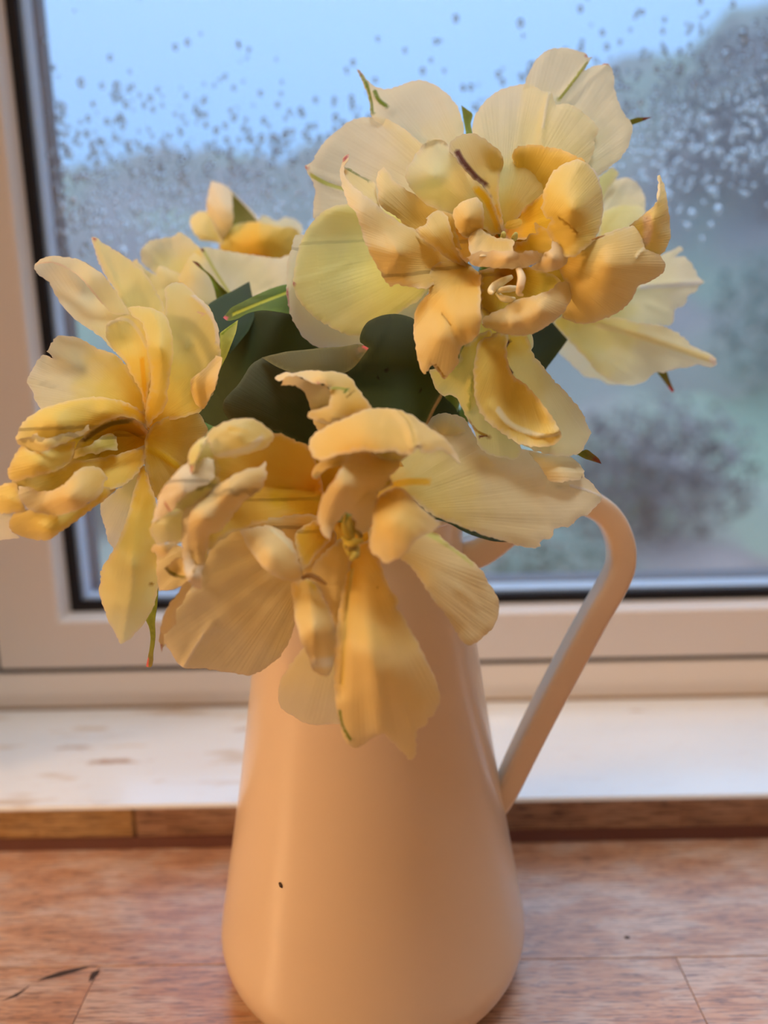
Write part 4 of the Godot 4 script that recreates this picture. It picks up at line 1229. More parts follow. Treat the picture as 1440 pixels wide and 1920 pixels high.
	petal(t, "petal", "peach", [-7, -64, 430], 5, 4,
		[-362, -143, -338, -147, -299, -161, -269, -158, -233, -141, -209, -119, -193, -104, -167, -98, -144, -105, -130, -119, -122, -141, -131, -150, -137, -170, -155, -188, -186, -204, -228, -219, -265, -232, -297, -226, -327, -215, -349, -196, -359, -171],
		[-362, -146, 89, -269, -158, 129, -167, -98, 110, -123, -141, 97, -225, -180, 208, -167, -149, 179, -265, -231, 118, -348, -192, 109], [[[-134, -127, -131, -148], 6, 6]], [[[-298, -232, -294, -234], 2, "ochre"]])
	petal(t, "petal", "yellow3", [-8, -72, 452], 7, 4,
		[-406, -248, -389, -227, -348, -214, -298, -224, -265, -229, -226, -220, -185, -207, -156, -189, -138, -163, -119, -166, -102, -175, -127, -196, -163, -218, -197, -240, -230, -262, -255, -277, -277, -294, -296, -304, -330, -309, -373, -302, -401, -287, -409, -268],
		[-407, -252, 15, -299, -226, 97, -156, -191, 93, -104, -175, 33, -299, -270, 123, -195, -226, 96, -331, -309, 24], [], [])
	petal(t, "petal", "yellow3", [-7, -68, 475], 4, 4,
		[-440, -149, -424, -144, -395, -134, -371, -138, -366, -160, -357, -194, -350, -217, -384, -222, -433, -226, -453, -226],
		[-425, -144, -15, -371, -138, 43, -352, -216, 69, -433, -225, -17, -394, -180, 52], [[[-425, -182, -385, -177], 8, 7]], [])
	petal(t, "petal", "white2", [-8, -72, 489], 4, 4,
		[-458, -229, -438, -228, -394, -225, -406, -247, -413, -270, -400, -293, -388, -301, -422, -308, -451, -313, -471, -315],
		[-439, -230, -50, -394, -226, 5, -392, -300, -17, -451, -311, -75], [], [])
	petal(t, "petal", "yellow4", [-4, -24, 217], 4, 4,
		[-4, -19, 23, 16, 60, 33, 97, 38, 163, 44, 180, 14, 189, -13, 161, -47, 128, -83, 119, -116, 83, -156, 38, -199, 15, -225, 5, -210, -8, -156, -16, -110, -10, -56],
		[-4, -24, -51, 163, 43, -83, 183, -15, -90, 14, -220, -52, -8, -156, -25, 67, -60, -67, 60, 28, -49], [[[0, -56, 42, -87, 89, -128], 18, 9], [[-13, -137, -2, -190], 6, -8]], [[[-5, -60, 38, -86, 85, -123], 21, "orange2"], [[-13, -137, -4, -187], 3, "ochre"]])
	petal(t, "petal", "pale", [-21, -101, 306], 4, 4,
		[-31, -125, -86, -173, -137, -210, -164, -235, -165, -274, -157, -313, -152, -360, -137, -391, -103, -360, -73, -301, -30, -219, -18, -138],
		[-26, -125, -76, -165, -241, -187, -137, -390, -202, -82, -262, -139], [], [])
	petal(t, "petal", "mid3", [-15, -106, 529], 4, 4,
		[-38, -139, -55, -189, -69, -232, -90, -286, -116, -341, -142, -378, -167, -418, -174, -457, -181, -486, -173, -523, -160, -571, -143, -625, -132, -658, -110, -647, -85, -620, -48, -577, -21, -531, -6, -486, 6, -419, 8, -388, 2, -343, -3, -307, 7, -268, 9, -222, -1, -182, -10, -112, -24, -111],
		[-17, -112, -33, -174, -457, -15, -132, -657, 2, 5, -419, 34, -76, -396, 122, -44, -261, 73, -48, -577, 59, -131, -517, 68], [[[-28, -202, -59, -315, -76, -458, -121, -639], 14, 9], [[-9, -237, -28, -408, -70, -573], 12, -6]], [[[-25, -466, -24, -468], 4, "ochre"]])
	petal(t, "sepal", "sepal", [-12, -426, 329], 0, 0,
		[-52, -599, -35, -563, -17, -516, -2, -472, -13, -545, -25, -606, -26, -639, -36, -697, -55, -751, -63, -750, -49, -699, -42, -654, -45, -616],
		[-12, -497, -3, -59, -750, -27, -33, -607, -6, -51, -599, -34, -32, -673, -19], [[[-24, -576, -37, -673], 5, -6]], [[[-57, -724, -61, -752], 9, "pink"]])
	petal(t, "sepal", "sepal3", [220, 158, 228], 0, 0,
		[253, 299, 279, 318, 315, 342, 306, 311, 282, 258, 260, 213, 243, 185],
		[255, 296, -129, 313, 339, -138, 244, 191, -98, 279, 275, -99], [], [[[260, 296, 304, 334], 5, "green"]])
	petal(t, "petal", "yellow3", [-4, -20, 362], 0, 0,
		[-361, -1, -259, 68, -124, 90, -10, 42, 3, -20, -11, -84, -70, -154, -142, -172, -272, -211, -350, -195, -383, -140, -369, -54],
		[-362, -5, -87, -124, 85, -153, -2, -20, -103, -142, -168, -63, -369, -167, -26, -229, -47, -210], [], [])
	petal(t, "petal", "yellow3", [0, 9, 271], 0, 0,
		[-13, 222, 73, 229, 160, 190, 196, 87, 157, 35, 22, -34, -31, -13, -61, 75],
		[-13, 222, -264, 196, 87, -142, 0, -23, -92, -52, 74, -172], [], [])

func large_tulip() -> void:
	var t := thing("tulip", "large pale yellow double tulip at the top right, wide open with an orange heart", "tulip", Vector3(0.0482, 0.2799, 0.0241), "tulips in the enamel jug")
	t.basis = Basis(Vector3(0.98907, 0, 0.14742), Vector3(-0.02106, 0.98975, 0.14126), Vector3(-0.14591, -0.14282, 0.97893))
	put("stem", tube(smooth_line([Vector3(0, 0, -0.024), Vector3(-0.0115, -0.0308, -0.018), Vector3(-0.0256, -0.0909, -0.0073), Vector3(-0.0311, -0.1569, 0.0029), Vector3(-0.0394, -0.25, 0.0174)], 8), [0.0042, 0.0030, 0.0030, 0.0028], 12), M.stem, t)
	petal(t, "petal", "pale", [-2, 13, 530], 6, 4,
		[62, 486, 84, 535, 116, 584, 147, 604, 171, 610, 209, 613, 248, 602, 287, 589, 292, 576, 307, 581, 288, 554, 274, 530, 302, 544, 336, 553, 364, 553, 378, 531, 383, 491, 385, 457, 395, 413, 409, 374, 429, 347, 438, 320, 430, 288, 415, 252, 389, 217, 356, 193, 329, 173, 308, 162, 225, 128, 103, 75, 13, 2, -16, 13, 17, 166, 42, 345],
		[-7, 13, -154, 62, 486, -510, 215, 613, -667, 364, 553, -691, 437, 314, -509, 329, 173, -354, 188, 342, -446], [[[297, 575, 234, 491, 173, 421], 9, 9], [[358, 550, 283, 486, 221, 413], 9, 9]], [[[286, 558, 223, 475, 179, 421], 7, "green2"], [[303, 581, 286, 583], 8, "pink"], [[342, 553, 370, 550], 6, "pink"]])
	petal(t, "petal", "pale", [-11, 18, 417], 7, 4,
		[-115, 316, -114, 347, -103, 385, -73, 428, -32, 460, 10, 477, 62, 482, 99, 469, 125, 450, 148, 452, 161, 427, 166, 405, 207, 404, 249, 382, 284, 350, 310, 323, 311, 307, 297, 282, 298, 261, 290, 231, 267, 192, 180, 117, 52, 48, 3, 3, -21, 13, -37, 108, -79, 225],
		[-11, 18, -134, -115, 327, -315, -22, 460, -486, 146, 449, -488, 309, 313, -423, 182, 233, -298, 1, 222, -264, 82, 341, -385], [[[140, 439, 129, 381, 112, 267], 13, 10]], [[[148, 449, 134, 391, 121, 318], 8, "white"]])
	petal(t, "petal", "pale", [-26, 14, 492], 5, 4,
		[-468, 397, -479, 438, -499, 494, -521, 541, -543, 578, -530, 569, -495, 528, -462, 503, -428, 493, -402, 497, -386, 501, -350, 514, -313, 522, -269, 507, -225, 480, -191, 445, -165, 402, -150, 357, -144, 320, -101, 221, -16, 13, -66, 6, -160, 136, -289, 243, -409, 351],
		[-36, 14, -150, -543, 578, -551, -468, 397, -390, -313, 522, -525, -150, 357, -395, -294, 337, -397, -384, 476, -465], [[[-533, 565, -470, 481, -401, 413], 13, 8]], [[[-538, 572, -502, 523, -479, 460, -468, 405], 13, "green"], [[-465, 486, -446, 452, -418, 429], 12, "green"], [[-543, 580, -522, 553], 9, "maroon"]])
	petal(t, "petal", "pale", [-26, 4, 530], 7, 4,
		[-697, 243, -689, 246, -674, 252, -655, 287, -627, 327, -587, 362, -541, 391, -493, 399, -443, 394, -392, 374, -347, 344, -308, 310, -285, 288, -158, 134, -16, 4, -56, -13, -431, 42, -606, 55, -669, 71, -666, 123, -661, 162, -673, 202, -688, 223],
		[-26, 4, -148, -696, 243, -275, -493, 399, -408, -285, 278, -291, -660, 83, -244, -546, 228, -316, -324, 115, -225], [[[-688, 233, -618, 200, -544, 177], 9, 9], [[-683, 223, -618, 175, -554, 148], 9, 8]], [[[-673, 212, -618, 180, -554, 158], 11, "green2"], [[-697, 243, -686, 231], 8, "pink"]])
	petal(t, "petal", "lime", [-31, -12, 549], 14, 4,
		[-549, 107, -618, 81, -660, 36, -687, -25, -694, -90, -695, -131, -679, -181, -638, -233, -569, -279, -498, -306, -445, -301, -374, -260, -312, -219, -267, -195, -250, -172, -148, -103, -31, -12, -153, 27, -334, 60, -462, 100],
		[-31, -12, -98, -549, 107, -164, -694, -107, 2, -498, -306, 42, -250, -172, 17, -465, -96, -147, -621, -71, -98], [[[-693, -131, -633, -120, -520, -77], 12, 5]], [[[-696, -131, -687, -137], 7, "pink"]])
	petal(t, "petal", "pale", [-49, -28, 599], 8, 4,
		[-736, -66, -727, -141, -721, -185, -712, -229, -692, -274, -662, -320, -627, -343, -548, -354, -458, -344, -365, -334, -295, -267, -274, -218, -247, -177, -153, -106, -84, -43, -340, -68, -643, 14, -722, 18],
		[-84, -43, -143, -724, -150, -20, -627, -343, 12, -403, -335, -28, -256, -201, -46, -552, -131, -195, -706, -17, -157], [], [[[-724, -158, -717, -217], 7, "pink"]])
	petal(t, "petal", "mid", [-125, -105, 312], 8, 4,
		[-405, 176, -403, 196, -389, 209, -374, 196, -355, 167, -333, 150, -306, 132, -274, 111, -249, 90, -213, 71, -163, 52, -153, -1, -130, -68, -116, -105, -165, -87, -217, -51, -270, -15, -312, 20, -338, 54, -370, 74, -389, 95, -397, 134],
		[-125, -105, 5, -389, 209, -76, -396, 124, 20, -306, 132, -41, -163, 49, 9, -271, 38, -23, -182, -49, 5], [], [])
	petal(t, "petal", "mid", [-124, -104, 243], 5, 4,
		[-274, 16, -259, 22, -246, 24, -238, 34, -244, 47, -228, 58, -209, 67, -182, 52, -169, 23, -157, -26, -135, -80, -122, -104, -161, -85, -205, -49, -241, -22],
		[-124, -104, 26, -272, 14, 104, -209, 67, 32, -167, 13, 66, -208, 2, 98], [], [])
	petal(t, "petal", "mid", [-157, -76, 381], 3, 4,
		[-518, 217, -503, 212, -471, 192, -435, 172, -417, 164, -408, 130, -389, 85, -372, 61, -403, 89, -444, 121, -478, 146, -507, 181],
		[-518, 217, -80, -417, 164, -77, -389, 85, 33, -462, 145, -20], [], [[[-513, 215, -477, 194, -434, 170], 9, "green"]])
	petal(t, "petal", "peach", [-124, -108, 398], 3, 4,
		[-498, 253, -512, 246, -516, 231, -521, 207, -514, 179, -494, 137, -470, 96, -437, 62, -428, 37, -419, 2, -406, -29, -388, -64, -369, -103, -363, -120, -354, -130, -344, -143, -324, -138, -303, -143, -267, -151, -235, -153, -205, -142, -161, -130, -120, -111, -164, -80, -216, -41, -248, -16, -277, 15, -306, 27, -323, 38, -351, 59, -376, 79, -394, 96, -433, 124, -469, 149, -500, 182, -509, 214, -500, 231],
		[-124, -108, 17, -502, 248, -72, -514, 180, -2, -419, 74, 150, -369, -104, 195, -344, -143, 195, -235, -151, 180, -302, -43, 205, -245, -71, 88, -323, 38, 72], [[[-300, -51, -330, -79, -366, -105], 6, 8], [[-296, -57, -328, -92, -360, -118], 5, 8], [[-389, 86, -377, 41, -303, -48], 9, 9]], [[[-497, 252, -505, 243, -514, 231], 9, "pink"]])
	petal(t, "petal", "pale2", [-14, -10, 312], 3, 4,
		[-165, 55, -181, 61, -208, 72, -246, 86, -275, 113, -300, 139, -314, 166, -313, 188, -303, 206, -287, 220, -272, 237, -255, 258, -238, 270, -215, 276, -198, 272, -174, 254, -172, 237, -158, 224, -138, 195, -103, 157, -73, 134, -59, 118, -46, 95, -32, 61, -19, 24, -10, -10, -35, -12, -70, 6, -105, 25, -139, 43],
		[-14, -10, -91, -313, 179, -46, -215, 276, -33, -174, 254, -31, -232, 176, -122, -103, 163, -32, -49, 92, -79, -242, 86, -13, -272, 231, -7], [[[-273, 231, -239, 258, -205, 267, -178, 251], 10, 15]], [[[-90, 125, -56, 86, -21, 8], 24, "orange"]])
	petal(t, "petal", "mid", [-12, 4, 284], 5, 4,
		[-174, 254, -169, 268, -153, 283, -128, 295, -111, 297, -97, 294, -73, 284, -45, 265, -23, 248, -11, 228, -9, 215, -12, 198, -21, 174, -24, 142, -22, 110, -20, 82, -12, 48, -7, 24, -8, -7, -17, 4, -32, 52, -46, 96, -61, 120, -78, 140, -108, 162, -137, 193, -157, 222, -170, 235],
		[-12, 4, -96, -174, 254, -31, -128, 295, -129, -11, 221, -229, -52, 193, -223, -131, 210, -44, -22, 93, -149, -85, 167, -111], [[[-127, 269, -100, 227, -72, 162], 14, 8]], [[[-151, 235, -137, 210, -108, 176, -85, 154, -66, 141], 16, "maroon"], [[-78, 140, -50, 100], 3, "maroon"], [[-36, 72, -17, 24], 17, "orange"]])
	petal(t, "petal", "peach", [-81, -6, 146], 6, 4,
		[-161, 52, -160, 65, -149, 77, -132, 89, -109, 97, -92, 102, -78, 90, -67, 64, -66, 41, -69, 16, -81, -6, -100, -9, -112, -16, -123, -14, -140, 3, -154, 26],
		[-81, -6, 37, -161, 52, 29, -102, 98, 3, -115, 43, 100, -67, 41, 39, -123, -14, 79], [], [])
	petal(t, "petal", "deep", [-85, -24, 243], 0, 4,
		[-198, 45, -169, 48, -142, 30, -113, -12, -105, -46, -97, -69, -119, -93, -137, -79, -158, -43, -177, 4],
		[-104, -56, -27, -198, 45, -27, -141, -4, -61, -123, -90, 31], [], [])
	petal(t, "petal", "yellow", [-4, 6, 307], 8, 4,
		[25, 250, 33, 258, 54, 262, 88, 261, 120, 254, 148, 245, 179, 233, 223, 206, 245, 186, 239, 163, 211, 133, 182, 82, 143, 37, 98, 8, 35, -6, -6, -4, -10, 12, 5, 93, 18, 150, 23, 198],
		[-4, 6, -120, 25, 250, -246, 96, 260, -239, 238, 193, -88, 78, 123, -240, 167, 83, -155], [], [[[-6, 0, 14, 56, 61, 91], 36, "orange"]])
	petal(t, "petal", "deep", [-2, -4, 194], 3, 4,
		[48, 58, 84, 83, 120, 108, 143, 67, 151, 12, 128, -13, 92, -24, 52, -30, -2, -20, -6, 0],
		[-2, -4, -106, 120, 108, -123, 147, 13, -50, 56, 25, -148], [], [])
	petal(t, "petal", "mid2", [73, -44, 323], 8, 4,
		[168, 183, 142, 161, 123, 129, 113, 104, 115, 81, 109, 59, 120, 33, 136, 21, 126, 5, 132, -17, 145, -36, 159, -54, 180, -83, 203, -81, 230, -63, 263, -39, 281, -12, 295, 24, 300, 54, 295, 96, 288, 127, 279, 154, 262, 173, 244, 190, 218, 198, 194, 191],
		[111, 81, -5, 188, 52, 122, 299, 58, -49, 190, 189, -79, 180, -80, 139, 142, -32, 64, 246, 185, -86, 247, -33, 79], [[[153, 44, 183, 13, 211, -20], 9, 7], [[246, 185, 212, 166], 8, 6]], [[[264, 171, 281, 142, 295, 108], 6, "white"], [[157, 29, 187, 6, 209, -18], 3, "ochre"]])
	petal(t, "petal", "yellow", [18, -24, 170], 3, 4,
		[28, -37, 62, -32, 74, -15, 93, -11, 86, 17, 92, 22, 102, 10, 123, 0, 142, -32, 150, -59, 125, -73, 91, -77, 51, -73, 23, -66],
		[28, -43, 11, 90, 20, 21, 142, -47, 58, 75, -57, -13], [], [])
	petal(t, "petal", "peach", [-17, 23, 146], 3, 4,
		[-86, 15, -67, 3, -43, -13, -13, -22, 11, -24, 27, -35, 24, -45, 21, -64, 1, -72, -45, -70, -84, -68, -101, -65, -110, -36, -110, -14, -101, 4],
		[-86, 15, 41, -13, -22, 64, 24, -39, 86, -98, -62, 135, -32, -67, 137], [[[-81, 10, -89, -31], 8, 6]], [])
	petal(t, "petal", "pink2", [-16, -9, 146], 0, 4,
		[-114, -70, -98, -63, -78, -56, -45, -56, -12, -58, 22, -59, 43, -65, 59, -60, 79, -59, 99, -66, 114, -75, 116, -83, 96, -95, 73, -103, 44, -107, 11, -107, -21, -105, -54, -101, -84, -97, -104, -87],
		[-114, -70, 141, -12, -59, 142, 112, -77, 128, 1, -82, 202, 2, -106, 146, -84, -95, 145], [], [])
	petal(t, "petal", "pink2", [71, -43, 170], 3, 4,
		[111, -75, 114, -68, 123, -63, 134, -56, 140, -35, 155, -43, 171, -59, 183, -77, 184, -96, 170, -109, 147, -118, 121, -122, 99, -118, 76, -110, 87, -99, 105, -88],
		[113, -75, 138, 140, -35, 97, 183, -85, 98, 137, -84, 180, 110, -120, 133], [[[123, -63, 138, -81], 6, 6]], [[[111, -75, 118, -70], 6, "ochre"]])
	put("stigma", tube(smooth_line([Vector3(-0.00079, -0.0023, -0.00334), Vector3(-0.00079, -0.00136, -0.00153), Vector3(-0.00097, -0.00108, -0.00052)], 6), [0.00110, 0.00127, 0.00066], 10, 0.6), tint("pistil"), t)
	put("stigma", tube(smooth_line([Vector3(0.00287, -0.00279, -0.00377), Vector3(0.00283, -0.00171, -0.002), Vector3(0.00296, -0.00139, -0.00106)], 6), [0.00110, 0.00132, 0.00072], 10, 0.6), tint("pistil"), t)
	put("filament", tube(smooth_line([Vector3(0.02503, -0.00368, 0.01229), Vector3(0.02667, -0.00313, 0.01397), Vector3(0.02835, -0.00252, 0.01563)], 6), [0.00014, 0.00025, 0.00011], 10, 0.6), tint("brown"), t)
	petal(t, "petal", "olive", [-12, -132, 216], 0, 4,
		[-80, -114, -21, -103, 46, -103, 104, -120, 165, -153, 161, -180, 104, -213, 43, -232, -27, -257, -66, -262, -77, -216, -80, -160],
		[-21, -119, 4, 165, -153, 93, -66, -259, 191, 22, -172, -38, -77, -160, 92], [], [[[-69, -220, -39, -242], 3, "ochre"]])
	petal(t, "petal", "peach2", [5, -143, 216], 9, 4,
		[-68, -253, -38, -233, 5, -214, 41, -197, 91, -185, 135, -172, 164, -154, 188, -156, 206, -179, 198, -208, 182, -231, 161, -251, 135, -267, 104, -285, 73, -297, 41, -298, 14, -294, -14, -288, -42, -277, -68, -264],
		[-68, -257, 190, 41, -197, 151, 164, -154, 104, 203, -183, 76, 97, -220, 236, 21, -254, 250, 61, -299, 195, -42, -277, 204], [], [])
	put("stamen", tube(smooth_line([Vector3(0.00207, -0.01343, 0.00884), Vector3(-0.00074, -0.01452, 0.01185), Vector3(-0.00311, -0.01581, 0.01486), Vector3(-0.00433, -0.01693, 0.01762), Vector3(-0.00344, -0.01745, 0.01874)], 6), [0.00066, 0.00121, 0.00143, 0.00099, 0.00049], 10, 0.6), tint("cream"), t)
	put("stamen", tube(smooth_line([Vector3(0.0035, -0.01669, 0.01086), Vector3(0.00127, -0.01657, 0.01442), Vector3(-0.00111, -0.01677, 0.01596), Vector3(-0.00229, -0.01773, 0.01543)], 6), [0.00072, 0.00105, 0.00083, 0.00039], 10, 0.6), tint("cream"), t)
	put("stamen", tube(smooth_line([Vector3(-0.00231, -0.01789, 0.01333), Vector3(-0.00069, -0.01904, 0.01671), Vector3(0.00129, -0.01951, 0.01656), Vector3(0.00298, -0.01948, 0.01412)], 6), [0.00077, 0.00110, 0.00099, 0.00044], 10, 0.6), tint("cream"), t)
	put("stamen", tube(smooth_line([Vector3(0.00393, -0.01083, 0.0162), Vector3(0.00477, -0.01317, 0.01907), Vector3(0.00438, -0.01566, 0.02111), Vector3(0.00403, -0.01737, 0.02071), Vector3(0.00522, -0.0182, 0.01974)], 6), [0.00088, 0.00132, 0.00121, 0.00088, 0.00033], 10, 0.6), tint("pinkc"), t)
	petal(t, "petal", "peach", [-124, -102, 374], 5, 4,
		[-248, -185, -233, -171, -230, -154, -244, -127, -231, -102, -187, -76, -126, -87, -95, -111, -75, -122, -74, -157, -69, -206, -69, -255, -76, -281, -94, -300, -117, -309, -125, -316, -131, -329, -134, -337, -133, -360, -145, -376, -167, -401, -175, -411, -185, -399, -211, -365, -217, -373, -221, -382, -227, -382, -229, -392, -235, -390, -247, -373, -256, -343, -267, -305, -273, -274, -274, -245, -270, -219],
		[-124, -103, 15, -244, -127, 151, -274, -271, 208, -231, -388, 308, -174, -205, 232, -214, -215, 189, -189, -279, 315, -70, -206, 258, -121, -307, 293, -175, -409, 296], [[[-184, -223, -164, -242, -136, -298], 8, -9]], [[[-211, -365, -192, -386, -176, -409], 5, "ochre"], [[-201, -363, -177, -399], 4, "ochre"], [[-184, -226, -151, -256], 3, "ochre"]])
	petal(t, "petal", "lime2", [-52, -278, 395], 4, 4,
		[-136, -342, -129, -324, -106, -316, -76, -297, -44, -291, -27, -342, -41, -410, -32, -480, -16, -538, 9, -578, 41, -611, 52, -629, 51, -650, 42, -663, 22, -669, 1, -657, -19, -655, -55, -641, -76, -620, -80, -603, -86, -577, -100, -553, -116, -521, -128, -494, -149, -473, -167, -470, -184, -474, -205, -458, -220, -424, -225, -394, -202, -385, -164, -376, -136, -360],
		[-52, -278, 88, -180, -470, 222, -223, -398, 224, -96, -361, 244, -95, -474, 285, 26, -665, 259, -76, -616, 279, -34, -378, 143, -15, -558, 280], [[[-98, -355, -96, -419, -103, -511], 9, 12]], [[[-121, -318, -132, -338, -135, -349], 4, "green"], [[-97, -419, -99, -456, -103, -507], 3, "green2"], [[-104, -540, -83, -567, -47, -586], 7, "ochre"], [[-71, -586, -46, -585], 4, "maroon"]])
	petal(t, "petal", "yellow2", [6, -295, 416], 7, 4,
		[-74, -314, -43, -304, -10, -297, 12, -306, 6, -337, 9, -372, 25, -414, 64, -450, 104, -487, 127, -513, 147, -539, 166, -570, 171, -590, 154, -605, 126, -611, 87, -610, 48, -601, 1, -571, -38, -534, -69, -496, -83, -457, -89, -411, -88, -353],
		[-2, -298, 108, -87, -394, 287, -38, -534, 362, 87, -610, 336, 170, -589, 293, 127, -513, 251, 23, -413, 211, 24, -494, 197, 65, -566, 249], [[[-39, -486, 8, -543, 57, -572, 104, -578, 163, -566], 12, 22]], [[[-20, -500, 16, -548, 65, -574, 123, -582, 166, -578], 10, "cream"]])
	petal(t, "petal", "pale2", [23, -291, 437], 7, 4,
		[10, -306, 69, -316, 82, -350, 90, -374, 112, -400, 150, -450, 193, -494, 237, -547, 259, -581, 269, -608, 277, -617, 262, -631, 247, -651, 212, -660, 178, -657, 137, -645, 89, -629, 53, -612, 65, -580, 105, -566, 65, -497, 7, -422, 0, -345],
		[35, -311, 75, 90, -374, 78, 259, -582, 82, 272, -617, 136, 207, -659, 248, 89, -629, 300, 107, -484, 147, 134, -532, 203, 11, -385, 106], [[[86, -366, 107, -449, 136, -534], 9, 11], [[204, -633, 193, -650], 6, 7]], [[[11, -331, -1, -352, -1, -380, 11, -408, 24, -426], 10, "purple"]])
	petal(t, "sepal", "sepal", [169, -642, 139], 0, 0,
		[231, -687, 263, -679, 289, -699, 315, -728, 319, -738, 290, -723, 259, -707],
		[231, -687, 125, 319, -738, 65, 269, -690, 99, 264, -708, 106], [], [[[295, -715, 319, -738], 7, "maroon"]])
	petal(t, "petal", "peach", [124, -86, 404], 9, 4,
		[155, -87, 207, -73, 252, -45, 279, -31, 307, -21, 336, -13, 370, -5, 391, -4, 408, -12, 416, -37, 420, -60, 423, -74, 443, -79, 471, -91, 489, -109, 496, -128, 486, -145, 459, -162, 424, -172, 403, -179, 395, -198, 377, -226, 349, -247, 322, -260, 283, -276, 242, -281, 201, -271, 174, -261, 188, -217, 195, -177, 169, -132],
		[136, -86, -12, 374, -5, -38, 297, -107, 130, 490, -128, -34, 272, -277, 99, 193, -236, 97, 387, -192, 60, 229, -88, 59, 425, -75, 11], [[[423, -74, 403, -81, 386, -98], 6, 9]], [[[417, -69, 398, -82, 387, -96], 6, "cream"]])
	petal(t, "petal", "mid", [240, -54, 364], 6, 4,
		[384, -2, 408, 20, 440, 46, 455, 66, 466, 97, 474, 121, 474, 139, 482, 146, 489, 126, 494, 88, 502, 35, 513, -3, 512, -49, 499, -75, 474, -95, 443, -86, 423, -73, 411, -41, 397, -21],
		[384, -2, -84, 482, 145, -175, 513, -11, -113, 442, -5, -6, 457, 66, -56, 472, -93, -33], [[[480, 137, 471, 97, 456, 58], 6, 10], [[428, 15, 427, -15, 411, -18], 7, -8]], [[[428, 15, 432, -23, 426, -56], 22, "pink3"], [[475, 121, 462, 66], 4, "cream"]])
	petal(t, "sepal", "sepal", [-122, 234, 246], 0, 0,
		[-163, 434, -143, 418, -120, 394, -126, 365, -119, 326, -123, 255, -132, 256, -143, 334, -153, 379],
		[-161, 431, -539, -123, 364, -478, -125, 255, -352, -148, 357, -482], [], [])
	petal(t, "sepal", "sepal", [363, 311, 246], 0, 0,
		[395, 346, 435, 353, 464, 361, 521, 364, 483, 349, 440, 336, 396, 324],
		[396, 337, -553, 521, 364, -648, 452, 357, -592, 442, 338, -583], [], [[[488, 356, 521, 364], 13, "maroon"]])
	petal(t, "sepal", "sepal2", [-690, -179, 344], 0, 0,
		[-941, -235, -926, -211, -890, -192, -851, -173, -820, -159, -770, -148, -726, -164, -723, -245, -784, -226, -820, -220, -857, -225, -894, -242, -929, -243],
		[-940, -236, 25, -851, -173, -77, -738, -196, -173, -783, -226, -48, -861, -209, -19], [[[-926, -235, -841, -202, -764, -171], 9, -8]], [[[-910, -228, -841, -202, -763, -174], 9, "lime"], [[-941, -235, -927, -240], 9, "pink"]])
	petal(t, "petal", "deep", [-14, -3, 173], 0, 0,
		[-130, 57, -37, 68, 55, 57, 109, 19, 119, -50, 91, -103, 2, -110, -85, -102, -135, -73, -158, -3],
		[-130, 57, -150, 109, 19, -165, 2, -106, -91, -14, -10, -209, -143, -66, -82], [], [])
	petal(t, "petal", "lime2", [-19, -269, 249], 0, 0,
		[-95, -237, -19, -285, 78, -301, 91, -355, 67, -396, 7, -369, -44, -365, -94, -346, -112, -288],
		[-95, -241, 39, 78, -305, 33, 7, -369, 47, -103, -337, 75], [], [])
	petal(t, "petal", "yellow2", [76, -65, 283], 0, 0,
		[124, -33, 215, -44, 281, -55, 279, -132, 236, -205, 180, -213, 128, -185, 100, -105],
		[124, -36, -50, 281, -75, -84, 180, -209, 46, 109, -105, -23], [], [])
	petal(t, "leaf", "leafdark", [-371, -606, 444], 6, 0,
		[-457, -316, -457, -288, -444, -264, -412, -248, -368, -242, -327, -247, -291, -261, -264, -312, -237, -383, -196, -453, -189, -473, -209, -509, -233, -550, -290, -589, -400, -589, -496, -518, -527, -450, -504, -403, -457, -365, -429, -334],
		[-454, -313, 124, -368, -243, 20, -291, -266, 37, -192, -468, 201, -233, -548, 280, -503, -450, 182, -357, -391, 179, -400, -584, 321], [[[-189, -473, -209, -505, -233, -548], 12, 12], [[-389, -292, -422, -355], 17, 5]], [[[-192, -473, -214, -509, -233, -548], 7, "papery"], [[-390, -420, -389, -421], 5, "dot"], [[-368, -397, -367, -397], 6, "dot"], [[-257, -458, -256, -459], 6, "dot"]])

